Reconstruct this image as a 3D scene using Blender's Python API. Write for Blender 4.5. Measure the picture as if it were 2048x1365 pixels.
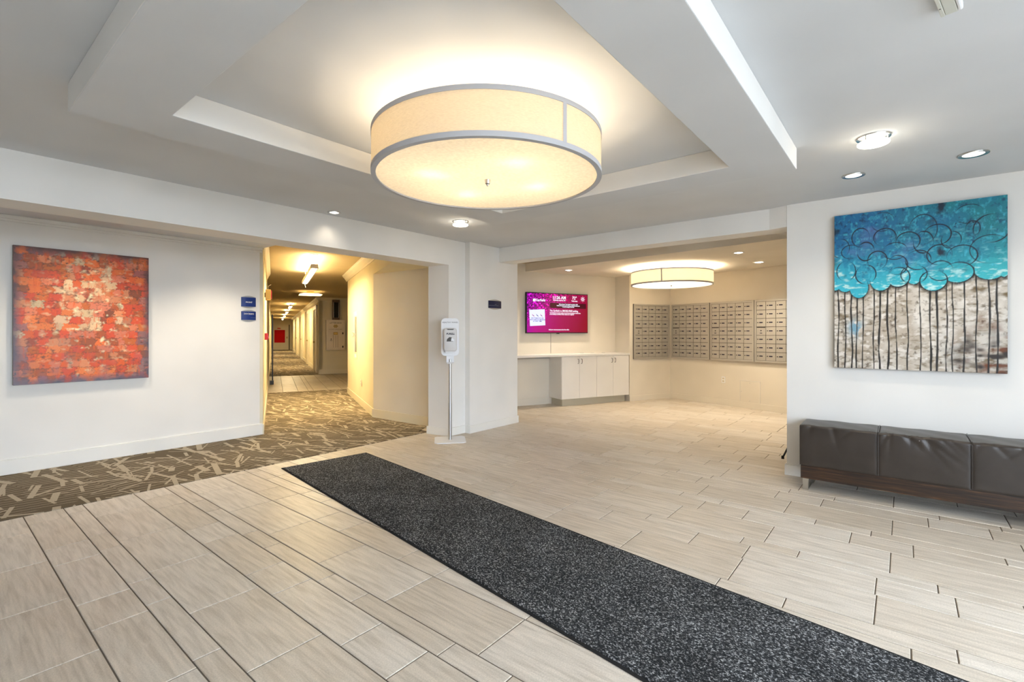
import bpy, bmesh, math, random
import numpy as np
from mathutils import Vector, Matrix

random.seed(7)
rng = np.random.default_rng(11)
for o in list(bpy.data.objects):
    bpy.data.objects.remove(o, do_unlink=True)
SC = bpy.context.scene
COL = SC.collection
R = math.radians

# ------------------------------------------------------------------ camera
FPX, HY = 966.6, 665.8
YAW = 39.0
cam_d = bpy.data.cameras.new('camera')
cam = bpy.data.objects.new('camera', cam_d)
COL.objects.link(cam)
cam.location = (0, 0, 1.3)
cam.rotation_euler = (R(90), 0, R(YAW - 90))
cam_d.sensor_width = 36
cam_d.lens = FPX / 2048 * 36
cam_d.shift_y = -(682.5 - HY) / 2048
cam_d.clip_start = 0.02
cam_d.clip_end = 200
SC.camera = cam

# ------------------------------------------------------------------ world, daylight through the glazed entrance, exposure
W = bpy.data.worlds.new('daylight')
SC.world = W
W.use_nodes = True
bg = W.node_tree.nodes['Background']
bg.inputs[0].default_value = (0.775, 0.88, 1.0, 1)
bg.inputs[1].default_value = 5.4
vs = SC.view_settings
vs.view_transform = 'Standard'
vs.look = 'None'
vs.exposure = 1.27
vs.gamma = 1.0
vs.use_curve_mapping = False
SC.cycles.use_denoising = True
SC.cycles.use_light_tree = False
SC.cycles.max_bounces = 6
SC.cycles.diffuse_bounces = 5
SC.cycles.glossy_bounces = 2
SC.cycles.transmission_bounces = 4
SC.cycles.caustics_reflective = False
SC.cycles.caustics_refractive = False
SC.cycles.sample_clamp_indirect = 6.0


def light(name, kind, loc, energy, color, parent=None, **kw):
    d = bpy.data.lights.new(name, kind)
    d.energy = energy
    d.color = color
    for k, v in kw.items():
        if k != 'rot':
            setattr(d, k, v)
    o = bpy.data.objects.new(name, d)
    COL.objects.link(o)
    o.location = loc
    if 'rot' in kw:
        o.rotation_euler = kw['rot']
    o.parent = parent
    o['kind'] = 'helper'
    return o


# portals over the entrance glazing: they only steer the sky light, they add none
for px, pw in ((-1.1, 3.0), (1.85, 2.9)):
    p = light('window_portal', 'AREA', (px, -2.32, 1.2), 1, (1, 1, 1), rot=(R(90), 0, 0), shape='RECTANGLE', size=pw, size_y=2.4)
    p.data.cycles.is_portal = True


# ------------------------------------------------------------------ materials
def mat(name):
    m = bpy.data.materials.new(name)
    m.use_nodes = True
    nt = m.node_tree
    b = nt.nodes['Principled BSDF']
    return m, nt, b


def N(nt, t, **kw):
    n = nt.nodes.new(t)
    for k, v in kw.items():
        setattr(n, k, v)
    return n


def L(nt, a, b):
    nt.links.new(a, b)


def ramp(nt, stops):
    r = N(nt, 'ShaderNodeValToRGB')
    cr = r.color_ramp
    while len(cr.elements) < len(stops):
        cr.elements.new(0.5)
    for e, (p, c) in zip(cr.elements, stops):
        e.position = p
        e.color = (*c, 1)
    return r


def math_n(nt, op, a, b=None, c=None):
    n = N(nt, 'ShaderNodeMath', operation=op)
    for i, v in enumerate((a, b, c)):
        if v is None:
            continue
        if isinstance(v, (int, float)):
            n.inputs[i].default_value = v
        else:
            L(nt, v, n.inputs[i])
    return n.outputs[0]


def paint(name, col, rough=0.6, bump=0.03, scale=260, spec=0.3, var=0.03, metal=0.0):
    m, nt, b = mat(name)
    tc = N(nt, 'ShaderNodeTexCoord')
    n2 = N(nt, 'ShaderNodeTexNoise')
    n2.inputs['Scale'].default_value = 2.2
    n2.inputs['Detail'].default_value = 1
    L(nt, tc.outputs['Object'], n2.inputs['Vector'])
    lo = tuple(c * (1 - var) for c in col)
    hi = tuple(min(1, c * (1 + var)) for c in col)
    r = ramp(nt, [(0.3, lo), (0.7, hi)])
    L(nt, n2.outputs[0], r.inputs[0])
    L(nt, r.outputs[0], b.inputs['Base Color'])
    if bump >= 0.05:
        n1 = N(nt, 'ShaderNodeTexNoise')
        n1.inputs['Scale'].default_value = scale
        n1.inputs['Detail'].default_value = 0
        L(nt, tc.outputs['Object'], n1.inputs['Vector'])
        bp = N(nt, 'ShaderNodeBump')
        bp.inputs['Strength'].default_value = bump
        bp.inputs['Distance'].default_value = 0.003
        L(nt, n1.outputs[0], bp.inputs['Height'])
        L(nt, bp.outputs[0], b.inputs['Normal'])
    b.inputs['Roughness'].default_value = rough
    b.inputs['Specular IOR Level'].default_value = spec
    b.inputs['Metallic'].default_value = metal
    if rough >= 0.5 and metal == 0:          # matt paint needs no gloss layer
        df = N(nt, 'ShaderNodeBsdfDiffuse')
        L(nt, r.outputs[0], df.inputs[0])
        L(nt, df.outputs[0], nt.nodes['Material Output'].inputs[0])
        nt.nodes.remove(b)
    return m


def emit(name, col, strength, base=(0.8, 0.8, 0.8)):
    m, nt, b = mat(name)
    n = N(nt, 'ShaderNodeTexNoise')
    n.inputs['Scale'].default_value = 8
    r = ramp(nt, [(0.0, tuple(c * 0.97 for c in col)), (1.0, col)])
    L(nt, n.outputs[0], r.inputs[0])
    L(nt, r.outputs[0], b.inputs['Emission Color'])
    b.inputs['Base Color'].default_value = (*base, 1)
    b.inputs['Specular IOR Level'].default_value = 0.05
    b.inputs['Emission Strength'].default_value = strength
    return m


M = {}
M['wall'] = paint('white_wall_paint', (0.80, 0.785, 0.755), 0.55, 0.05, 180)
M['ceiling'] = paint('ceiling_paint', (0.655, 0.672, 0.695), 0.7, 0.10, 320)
M['taupe'] = paint('taupe_wall_paint', (0.30, 0.265, 0.23), 0.6, 0.0)
M['trim'] = paint('trim_paint', (0.80, 0.785, 0.745), 0.4, 0.02, 120)
M['beige'] = paint('beige_wallcovering', (0.74, 0.69, 0.60), 0.6, 0.08, 220)
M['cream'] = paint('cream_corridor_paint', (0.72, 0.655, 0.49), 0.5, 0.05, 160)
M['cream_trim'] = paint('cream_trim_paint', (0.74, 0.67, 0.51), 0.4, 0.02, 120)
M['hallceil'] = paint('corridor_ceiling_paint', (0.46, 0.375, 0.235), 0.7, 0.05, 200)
M['laminate'] = paint('white_laminate', (0.78, 0.765, 0.74), 0.35, 0.01, 80)
M['laminate_side'] = paint('grey_laminate', (0.55, 0.50, 0.46), 0.4, 0.01, 80)
M['kick'] = paint('kick_vinyl', (0.50, 0.47, 0.38), 0.5, 0.02, 90)
M['black'] = paint('black_plastic', (0.012, 0.012, 0.014), 0.35, 0.02, 90)
M['rubber'] = paint('black_rubber', (0.028, 0.027, 0.027), 0.8, 0.1, 150)
M['chrome'] = paint('brushed_metal', (0.62, 0.61, 0.58), 0.25, 0.01, 300, metal=1.0)
M['steel'] = paint('satin_steel', (0.50, 0.50, 0.50), 0.35, 0.01, 300, metal=0.9)
M['mailbox'] = paint('mailbox_aluminium', (0.47, 0.445, 0.40), 0.42, 0.02, 200, metal=0.35)
M['mailframe'] = paint('mailbox_frame', (0.42, 0.40, 0.355), 0.42, 0.02, 200, metal=0.35)
M['dark_metal'] = paint('dark_metal', (0.05, 0.045, 0.04), 0.4, 0.02, 90, metal=0.5)
M['white_plastic'] = paint('white_plastic', (0.80, 0.81, 0.84), 0.35, 0.01, 60)
M['beige_plastic'] = paint('warm_grey_plastic', (0.60, 0.60, 0.54), 0.45, 0.02, 90)
M['grey_plastic'] = paint('silver_plastic', (0.62, 0.61, 0.61), 0.35, 0.01, 60)
M['blue'] = paint('sign_blue', (0.012, 0.035, 0.19), 0.35, 0.01, 60, var=0.15)
M['navy'] = paint('sign_navy', (0.006, 0.010, 0.05), 0.35, 0.01, 60, var=0.15)
M['sign_white'] = paint('sign_white', (0.85, 0.85, 0.86), 0.5, 0.0, 60)
M['ink'] = paint('dark_ink', (0.03, 0.03, 0.05), 0.5, 0.0, 60)
M['red'] = paint('red_enamel', (0.55, 0.02, 0.03), 0.4, 0.02, 60)
M['red_panel'] = paint('red_panel', (0.62, 0.012, 0.016), 0.6, 0.02, 60)
M['ochre'] = paint('ochre_enamel', (0.66, 0.46, 0.17), 0.5, 0.02, 60)
M['band'] = paint('grey_trim_tape', (0.50, 0.50, 0.52), 0.6, 0.05, 300)
M['chutebox'] = paint('old_cream_enamel', (0.74, 0.66, 0.55), 0.45, 0.04, 60, var=0.1)
M['brass'] = paint('aged_brass', (0.42, 0.30, 0.12), 0.4, 0.03, 90, metal=0.6)
M['bronze'] = paint('dark_bronze', (0.14, 0.085, 0.05), 0.45, 0.03, 90, metal=0.4)
M['chute_glass'] = paint('dark_chute_glass', (0.006, 0.007, 0.012), 0.1, 0.0, 60, spec=0.6)
M['cab_glass'] = paint('cabinet_glass', (0.22, 0.24, 0.19), 0.15, 0.0, 60, spec=0.6)
M['cable'] = paint('grey_cable', (0.35, 0.33, 0.30), 0.5, 0.0, 60)
M['mullion'] = paint('bronze_mullion', (0.10, 0.09, 0.08), 0.4, 0.02, 60, metal=0.6)
M['lamp_hot'] = emit('lit_lens', (1.0, 0.90, 0.72), 3.0)
M['tube'] = emit('fluorescent_lens', (1.0, 0.93, 0.74), 9.0)
M['lamp_dim'] = emit('dim_lens', (1.0, 0.97, 0.92), 0.6)
M['bulb'] = emit('bulb_glass', (1.0, 0.85, 0.62), 6.0)


def floor_tile_mat():
    m, nt, b = mat('porcelain_tile')
    tc = N(nt, 'ShaderNodeTexCoord')
    oi = N(nt, 'ShaderNodeObjectInfo')
    ge = N(nt, 'ShaderNodeNewGeometry')
    rnd = math_n(nt, 'FRACT', math_n(nt, 'ADD', oi.outputs['Random'], math_n(nt, 'MULTIPLY', ge.outputs['Random Per Island'], 3.7)))
    off = N(nt, 'ShaderNodeCombineXYZ')
    L(nt, math_n(nt, 'MULTIPLY', rnd, 53.0), off.inputs[0])
    L(nt, math_n(nt, 'MULTIPLY', rnd, 17.0), off.inputs[1])
    add = N(nt, 'ShaderNodeVectorMath', operation='ADD')
    L(nt, tc.outputs['Object'], add.inputs[0])
    L(nt, off.outputs[0], add.inputs[1])
    mp = N(nt, 'ShaderNodeMapping')
    mp.inputs['Scale'].default_value = (42, 3.2, 1)
    mp.inputs['Rotation'].default_value = (0, 0, R(4))
    L(nt, add.outputs[0], mp.inputs[0])
    n1 = N(nt, 'ShaderNodeTexNoise')
    n1.inputs['Scale'].default_value = 1.0
    n1.inputs['Detail'].default_value = 4
    n1.inputs['Roughness'].default_value = 0.62
    n1.inputs['Distortion'].default_value = 0.4
    L(nt, mp.outputs[0], n1.inputs['Vector'])
    n2 = N(nt, 'ShaderNodeTexNoise')
    n2.inputs['Scale'].default_value = 170
    n2.inputs['Detail'].default_value = 1
    L(nt, add.outputs[0], n2.inputs['Vector'])
    base = ramp(nt, [(0.0, (0.58, 0.51, 0.42)), (0.5, (0.63, 0.565, 0.48)), (1.0, (0.66, 0.605, 0.53))])
    L(nt, rnd, base.inputs[0])
    streak = ramp(nt, [(0.30, (0.74, 0.72, 0.69)), (0.55, (1.0, 1.0, 1.0)), (0.72, (1.12, 1.11, 1.10))])
    L(nt, n1.outputs[0], streak.inputs[0])
    mx = N(nt, 'ShaderNodeMix', data_type='RGBA', blend_type='MULTIPLY')
    mx.inputs[0].default_value = 1
    L(nt, base.outputs[0], mx.inputs[6])
    L(nt, streak.outputs[0], mx.inputs[7])
    gr = ramp(nt, [(0.35, (0.86, 0.85, 0.84)), (0.65, (1.05, 1.05, 1.05))])
    L(nt, n2.outputs[0], gr.inputs[0])
    mx2 = N(nt, 'ShaderNodeMix', data_type='RGBA', blend_type='MULTIPLY')
    mx2.inputs[0].default_value = 0.7
    L(nt, mx.outputs[2], mx2.inputs[6])
    L(nt, gr.outputs[0], mx2.inputs[7])
    L(nt, mx2.outputs[2], b.inputs['Base Color'])
    b.inputs['Roughness'].default_value = 0.42
    b.inputs['Specular IOR Level'].default_value = 0.35
    return m


def carpet_mat(name, dark, light_c, rot):
    m, nt, b = mat(name)
    tc = N(nt, 'ShaderNodeTexCoord')
    mp = N(nt, 'ShaderNodeMapping')
    mp.inputs['Rotation'].default_value = (0, 0, R(rot))
    L(nt, tc.outputs['Object'], mp.inputs[0])
    P = mp.outputs[0]
    # thin running lines, grouped in patches of slightly different slope
    v0 = N(nt, 'ShaderNodeTexVoronoi', voronoi_dimensions='2D')
    v0.inputs['Scale'].default_value = 2.0
    L(nt, P, v0.inputs['Vector'])
    sc0 = N(nt, 'ShaderNodeSeparateColor')
    L(nt, v0.outputs['Color'], sc0.inputs[0])
    xyz = N(nt, 'ShaderNodeSeparateXYZ')
    L(nt, P, xyz.inputs[0])
    tilt = math_n(nt, 'MULTIPLY', math_n(nt, 'SUBTRACT', sc0.outputs[0], 0.5), 0.34)
    yy = math_n(nt, 'ADD', xyz.outputs[1], math_n(nt, 'MULTIPLY', xyz.outputs[0], tilt))
    ph = math_n(nt, 'FRACT', math_n(nt, 'MULTIPLY', yy, 15.0))
    line = math_n(nt, 'LESS_THAN', ph, math_n(nt, 'MULTIPLY_ADD', sc0.outputs[1], 0.16, 0.10))
    gate = math_n(nt, 'GREATER_THAN', sc0.outputs[2], 0.12)
    mask = math_n(nt, 'MULTIPLY', math_n(nt, 'MULTIPLY', line, gate), 0.8)
    # broad bars laid at odd angles
    for i, (scale, seed, hw, hl, amin, aspan) in enumerate(((2.5, 3.1, 0.018, 0.20, 1.05, 1.0), (2.9, 9.7, 0.012, 0.17, 0.5, 2.2), (2.2, 15.3, 0.026, 0.13, 1.2, 0.8), (3.2, 23.9, 0.008, 0.15, 0.0, 3.1), (1.9, 31.0, 0.010, 0.27, 1.9, 0.9), (2.7, 47.0, 0.012, 0.19, 1.3, 0.7))):
        ad = N(nt, 'ShaderNodeVectorMath', operation='ADD')
        ad.inputs[1].default_value = (seed, seed * 1.7, 0)
        L(nt, P, ad.inputs[0])
        v = N(nt, 'ShaderNodeTexVoronoi', voronoi_dimensions='2D')
        v.inputs['Scale'].default_value = scale
        L(nt, ad.outputs[0], v.inputs['Vector'])
        sub = N(nt, 'ShaderNodeVectorMath', operation='SUBTRACT')
        L(nt, ad.outputs[0], sub.inputs[0])
        L(nt, v.outputs['Position'], sub.inputs[1])
        s = N(nt, 'ShaderNodeSeparateXYZ')
        L(nt, sub.outputs[0], s.inputs[0])
        c = N(nt, 'ShaderNodeSeparateColor')
        L(nt, v.outputs['Color'], c.inputs[0])
        ang = math_n(nt, 'MULTIPLY_ADD', c.outputs[0], aspan, amin)
        ca, sa = math_n(nt, 'COSINE', ang), math_n(nt, 'SINE', ang)
        u = math_n(nt, 'ADD', math_n(nt, 'MULTIPLY', s.outputs[0], ca), math_n(nt, 'MULTIPLY', s.outputs[1], sa))
        w = math_n(nt, 'SUBTRACT', math_n(nt, 'MULTIPLY', s.outputs[1], ca), math_n(nt, 'MULTIPLY', s.outputs[0], sa))
        inu = math_n(nt, 'LESS_THAN', math_n(nt, 'ABSOLUTE', u), math_n(nt, 'MULTIPLY_ADD', c.outputs[1], hl * 0.8, hl * 0.5))
        inw = math_n(nt, 'LESS_THAN', math_n(nt, 'ABSOLUTE', w), math_n(nt, 'MULTIPLY_ADD', c.outputs[2], hw * 0.9, hw * 0.5))
        mask = math_n(nt, 'MAXIMUM', mask, math_n(nt, 'MULTIPLY', inu, inw))
    n = N(nt, 'ShaderNodeTexNoise')
    n.inputs['Scale'].default_value = 420
    n.inputs['Detail'].default_value = 2
    L(nt, P, n.inputs['Vector'])
    soft = math_n(nt, 'MULTIPLY', mask, 0.9)
    mx = N(nt, 'ShaderNodeMix', data_type='RGBA')
    mx.inputs[6].default_value = (*dark, 1)
    mx.inputs[7].default_value = (*light_c, 1)
    L(nt, soft, mx.inputs[0])
    gr = ramp(nt, [(0.3, (0.55, 0.55, 0.55)), (0.7, (1.35, 1.35, 1.35))])
    L(nt, n.outputs[0], gr.inputs[0])
    m2 = N(nt, 'ShaderNodeMix', data_type='RGBA', blend_type='MULTIPLY')
    m2.inputs[0].default_value = 0.7
    L(nt, mx.outputs[2], m2.inputs[6])
    L(nt, gr.outputs[0], m2.inputs[7])
    L(nt, m2.outputs[2], b.inputs['Base Color'])
    b.inputs['Roughness'].default_value = 0.95
    b.inputs['Specular IOR Level'].default_value = 0.1
    bp = N(nt, 'ShaderNodeBump')
    bp.inputs['Strength'].default_value = 0.5
    bp.inputs['Distance'].default_value = 0.003
    L(nt, n.outputs[0], bp.inputs['Height'])
    L(nt, bp.outputs[0], b.inputs['Normal'])
    return m


def rug_mat():
    m, nt, b = mat('speckled_rug_pile')
    tc = N(nt, 'ShaderNodeTexCoord')
    mp = N(nt, 'ShaderNodeMapping')
    mp.inputs['Scale'].default_value = (1, 0.7, 1)
    L(nt, tc.outputs['Object'], mp.inputs[0])
    v = N(nt, 'ShaderNodeTexNoise')
    v.inputs['Scale'].default_value = 155
    v.inputs['Detail'].default_value = 2
    v.inputs['Roughness'].default_value = 0.7
    L(nt, mp.outputs[0], v.inputs['Vector'])
    r = ramp(nt, [(0.36, (0.013, 0.0135, 0.015)), (0.53, (0.040, 0.041, 0.044)), (0.60, (0.19, 0.195, 0.20)), (0.70, (0.52, 0.53, 0.54))])
    L(nt, v.outputs[0], r.inputs[0])
    n = N(nt, 'ShaderNodeTexNoise')
    n.inputs['Scale'].default_value = 3.0
    L(nt, tc.outputs['Object'], n.inputs['Vector'])
    g = ramp(nt, [(0.35, (0.8, 0.8, 0.8)), (0.65, (1.15, 1.15, 1.15))])
    L(nt, n.outputs[0], g.inputs[0])
    mx = N(nt, 'ShaderNodeMix', data_type='RGBA', blend_type='MULTIPLY')
    mx.inputs[0].default_value = 1
    L(nt, r.outputs[0], mx.inputs[6])
    L(nt, g.outputs[0], mx.inputs[7])
    L(nt, mx.outputs[2], b.inputs['Base Color'])
    b.inputs['Roughness'].default_value = 1.0
    b.inputs['Specular IOR Level'].default_value = 0.1
    return m


def leather_mat():
    m, nt, b = mat('brown_leather')
    tc = N(nt, 'ShaderNodeTexCoord')
    n1 = N(nt, 'ShaderNodeTexNoise')
    n1.inputs['Scale'].default_value = 6
    n1.inputs['Detail'].default_value = 5
    L(nt, tc.outputs['Object'], n1.inputs['Vector'])
    r = ramp(nt, [(0.3, (0.026, 0.019, 0.0145)), (0.7, (0.040, 0.030, 0.024))])
    L(nt, n1.outputs[0], r.inputs[0])
    v = N(nt, 'ShaderNodeTexVoronoi')
    v.inputs['Scale'].default_value = 9.0
    v.inputs['Randomness'].default_value = 1
    L(nt, tc.outputs['Object'], v.inputs['Vector'])
    scuff = ramp(nt, [(0.026, (1, 1, 1)), (0.034, (0, 0, 0))])
    L(nt, v.outputs['Distance'], scuff.inputs[0])
    mx = N(nt, 'ShaderNodeMix', data_type='RGBA')
    mx.inputs[7].default_value = (0.5, 0.48, 0.45, 1)
    L(nt, scuff.outputs[0], mx.inputs[0])
    L(nt, r.outputs[0], mx.inputs[6])
    L(nt, mx.outputs[2], b.inputs['Base Color'])
    b.inputs['Roughness'].default_value = 0.36
    b.inputs['Specular IOR Level'].default_value = 0.5
    n3 = N(nt, 'ShaderNodeTexNoise')
    n3.inputs['Scale'].default_value = 150
    L(nt, tc.outputs['Object'], n3.inputs['Vector'])
    bp = N(nt, 'ShaderNodeBump')
    bp.inputs['Strength'].default_value = 0.08
    bp.inputs['Distance'].default_value = 0.003
    L(nt, n3.outputs[0], bp.inputs['Height'])
    L(nt, bp.outputs[0], b.inputs['Normal'])
    return m


def wood_mat():
    m, nt, b = mat('dark_stained_wood')
    tc = N(nt, 'ShaderNodeTexCoord')
    mp = N(nt, 'ShaderNodeMapping')
    mp.inputs['Scale'].default_value = (3, 60, 60)
    L(nt, tc.outputs['Object'], mp.inputs[0])
    n = N(nt, 'ShaderNodeTexNoise')
    n.inputs['Scale'].default_value = 1.5
    n.inputs['Detail'].default_value = 5
    L(nt, mp.outputs[0], n.inputs['Vector'])
    r = ramp(nt, [(0.35, (0.012, 0.007, 0.005)), (0.6, (0.045, 0.020, 0.009)), (0.72, (0.11, 0.05, 0.018)), (0.8, (0.30, 0.22, 0.15))])
    L(nt, n.outputs[0], r.inputs[0])
    L(nt, r.outputs[0], b.inputs['Base Color'])
    b.inputs['Roughness'].default_value = 0.4
    return m


def cloth_shade(name, col, trans, glow=0.0, gcol=(1, 0.85, 0.62)):
    m, nt, b = mat(name)
    out = nt.nodes['Material Output']
    tc = N(nt, 'ShaderNodeTexCoord')
    mp = N(nt, 'ShaderNodeMapping')
    mp.inputs['Scale'].default_value = (60, 60, 420)
    L(nt, tc.outputs['Object'], mp.inputs[0])
    n = N(nt, 'ShaderNodeTexNoise')
    n.inputs['Scale'].default_value = 1.0
    n.inputs['Detail'].default_value = 4
    L(nt, mp.outputs[0], n.inputs['Vector'])
    r = ramp(nt, [(0.3, tuple(c * 0.86 for c in col)), (0.7, col)])
    L(nt, n.outputs[0], r.inputs[0])
    d = N(nt, 'ShaderNodeBsdfDiffuse')
    t = N(nt, 'ShaderNodeBsdfTranslucent')
    L(nt, r.outputs[0], d.inputs[0])
    L(nt, r.outputs[0], t.inputs[0])
    mx = N(nt, 'ShaderNodeMixShader')
    mx.inputs[0].default_value = trans
    L(nt, d.outputs[0], mx.inputs[1])
    L(nt, t.outputs[0], mx.inputs[2])
    sh = mx.outputs[0]
    if glow:
        e = N(nt, 'ShaderNodeEmission')
        e.inputs[0].default_value = (*gcol, 1)
        e.inputs[1].default_value = glow
        ad = N(nt, 'ShaderNodeAddShader')
        L(nt, sh, ad.inputs[0])
        L(nt, e.outputs[0], ad.inputs[1])
        sh = ad.outputs[0]
    L(nt, sh, out.inputs[0])
    return m


def attr_paint(name, rough=0.45):
    m, nt, b = mat(name)
    a = N(nt, 'ShaderNodeAttribute', attribute_name='paint')
    tc = N(nt, 'ShaderNodeTexCoord')
    n = N(nt, 'ShaderNodeTexNoise')
    n.inputs['Scale'].default_value = 320
    L(nt, tc.outputs['Object'], n.inputs['Vector'])
    g = ramp(nt, [(0.35, (0.86, 0.86, 0.86)), (0.65, (1.1, 1.1, 1.1))])
    L(nt, n.outputs[0], g.inputs[0])
    mx = N(nt, 'ShaderNodeMix', data_type='RGBA', blend_type='MULTIPLY')
    mx.inputs[0].default_value = 1
    L(nt, a.outputs[0], mx.inputs[6])
    L(nt, g.outputs[0], mx.inputs[7])
    L(nt, mx.outputs[2], b.inputs['Base Color'])
    b.inputs['Roughness'].default_value = rough
    return m


def screen_mat():
    m, nt, b = mat('lit_screen')
    tc = N(nt, 'ShaderNodeTexCoord')
    s = N(nt, 'ShaderNodeSeparateXYZ')
    L(nt, tc.outputs['Object'], s.inputs[0])
    n = N(nt, 'ShaderNodeTexNoise')
    n.inputs['Scale'].default_value = 2.2
    n.inputs['Detail'].default_value = 3
    L(nt, tc.outputs['Object'], n.inputs['Vector'])
    f = math_n(nt, 'ADD', math_n(nt, 'ADD', math_n(nt, 'MULTIPLY', s.outputs[0], 0.60), 0.42), math_n(nt, 'ADD', math_n(nt, 'MULTIPLY', s.outputs[2], -0.25), math_n(nt, 'MULTIPLY', n.outputs[0], 0.24)))
    r = ramp(nt, [(0.05, (0.30, 0.004, 0.34)), (0.32, (0.42, 0.001, 0.20)), (0.62, (0.33, 0.0, 0.07)), (1.0, (0.24, 0.0, 0.008))])
    L(nt, f, r.inputs[0])
    v = N(nt, 'ShaderNodeTexVoronoi')
    v.inputs['Scale'].default_value = 55
    L(nt, tc.outputs['Object'], v.inputs['Vector'])
    sc = N(nt, 'ShaderNodeSeparateColor')
    L(nt, v.outputs['Color'], sc.inputs[0])
    gl = ramp(nt, [(0.0, (0.12, 0.12, 0.12)), (0.6, (0.8, 0.8, 0.8)), (0.85, (1.6, 1.6, 1.6)), (1.0, (4.2, 4.2, 4.2))])
    L(nt, sc.outputs[0], gl.inputs[0])
    # glitter only in the upper left corner of the picture on the screen
    z = math_n(nt, 'SUBTRACT', math_n(nt, 'MULTIPLY', s.outputs[2], 3.2), math_n(nt, 'MULTIPLY', s.outputs[0], 1.5))
    gm = N(nt, 'ShaderNodeClamp')
    L(nt, math_n(nt, 'ADD', z, -0.05), gm.inputs[0])
    mx = N(nt, 'ShaderNodeMix', data_type='RGBA', blend_type='MULTIPLY')
    L(nt, gm.outputs[0], mx.inputs[0])
    L(nt, r.outputs[0], mx.inputs[6])
    L(nt, gl.outputs[0], mx.inputs[7])
    b.inputs['Base Color'].default_value = (0.01, 0.01, 0.01, 1)
    b.inputs['Roughness'].default_value = 0.5
    b.inputs['Specular IOR Level'].default_value = 0.05
    L(nt, mx.outputs[2], b.inputs['Emission Color'])
    b.inputs['Emission Strength'].default_value = 0.52
    return m


CA = 65.3                        # heading of the corridor
M['tile'] = floor_tile_mat()
M['pavement'] = paint('pavement_concrete', (0.30, 0.30, 0.29), 0.8, 0.0)
M['grout'] = paint('grout', (0.15, 0.125, 0.10), 0.9, 0.1, 300)
M['carpet'] = carpet_mat('patterned_carpet', (0.135, 0.108, 0.073), (0.46, 0.40, 0.31), 0)
M['carpet_hall'] = carpet_mat('patterned_carpet_corridor', (0.135, 0.108, 0.073), (0.46, 0.40, 0.31), CA)
M['rug'] = rug_mat()
M['leather'] = leather_mat()
M['wood'] = wood_mat()
M['shade'] = cloth_shade('linen_shade', (0.80, 0.725, 0.60), 0.48, 0.01)
M['diffuser'] = cloth_shade('frosted_diffuser', (0.90, 0.86, 0.78), 0.55, 0.04)
M['diffuser_bright'] = cloth_shade('frosted_diffuser_bright', (0.92, 0.90, 0.86), 0.60, 0.55)
M['amber_glass'] = cloth_shade('amber_glass_dish', (0.95, 0.85, 0.62), 0.85, 0.6, (1, 0.72, 0.35))
M['art'] = attr_paint('oil_paint')
M['screen'] = screen_mat()
M['scr_white'] = emit('screen_white', (0.9, 0.9, 1.0), 0.62, (0.01, 0.01, 0.01))
M['scr_pale'] = emit('screen_pale', (0.62, 0.64, 0.95), 0.62, (0.01, 0.01, 0.01))
M['scr_dark'] = emit('screen_dark_red', (0.030, 0.0, 0.003), 1.0, (0.01, 0.01, 0.01))
M['scr_ink'] = emit('screen_ink', (0.03, 0.02, 0.06), 1.0, (0.01, 0.01, 0.01))
M['scr_red'] = emit('screen_red', (0.30, 0.02, 0.06), 1.0, (0.01, 0.01, 0.01))


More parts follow.
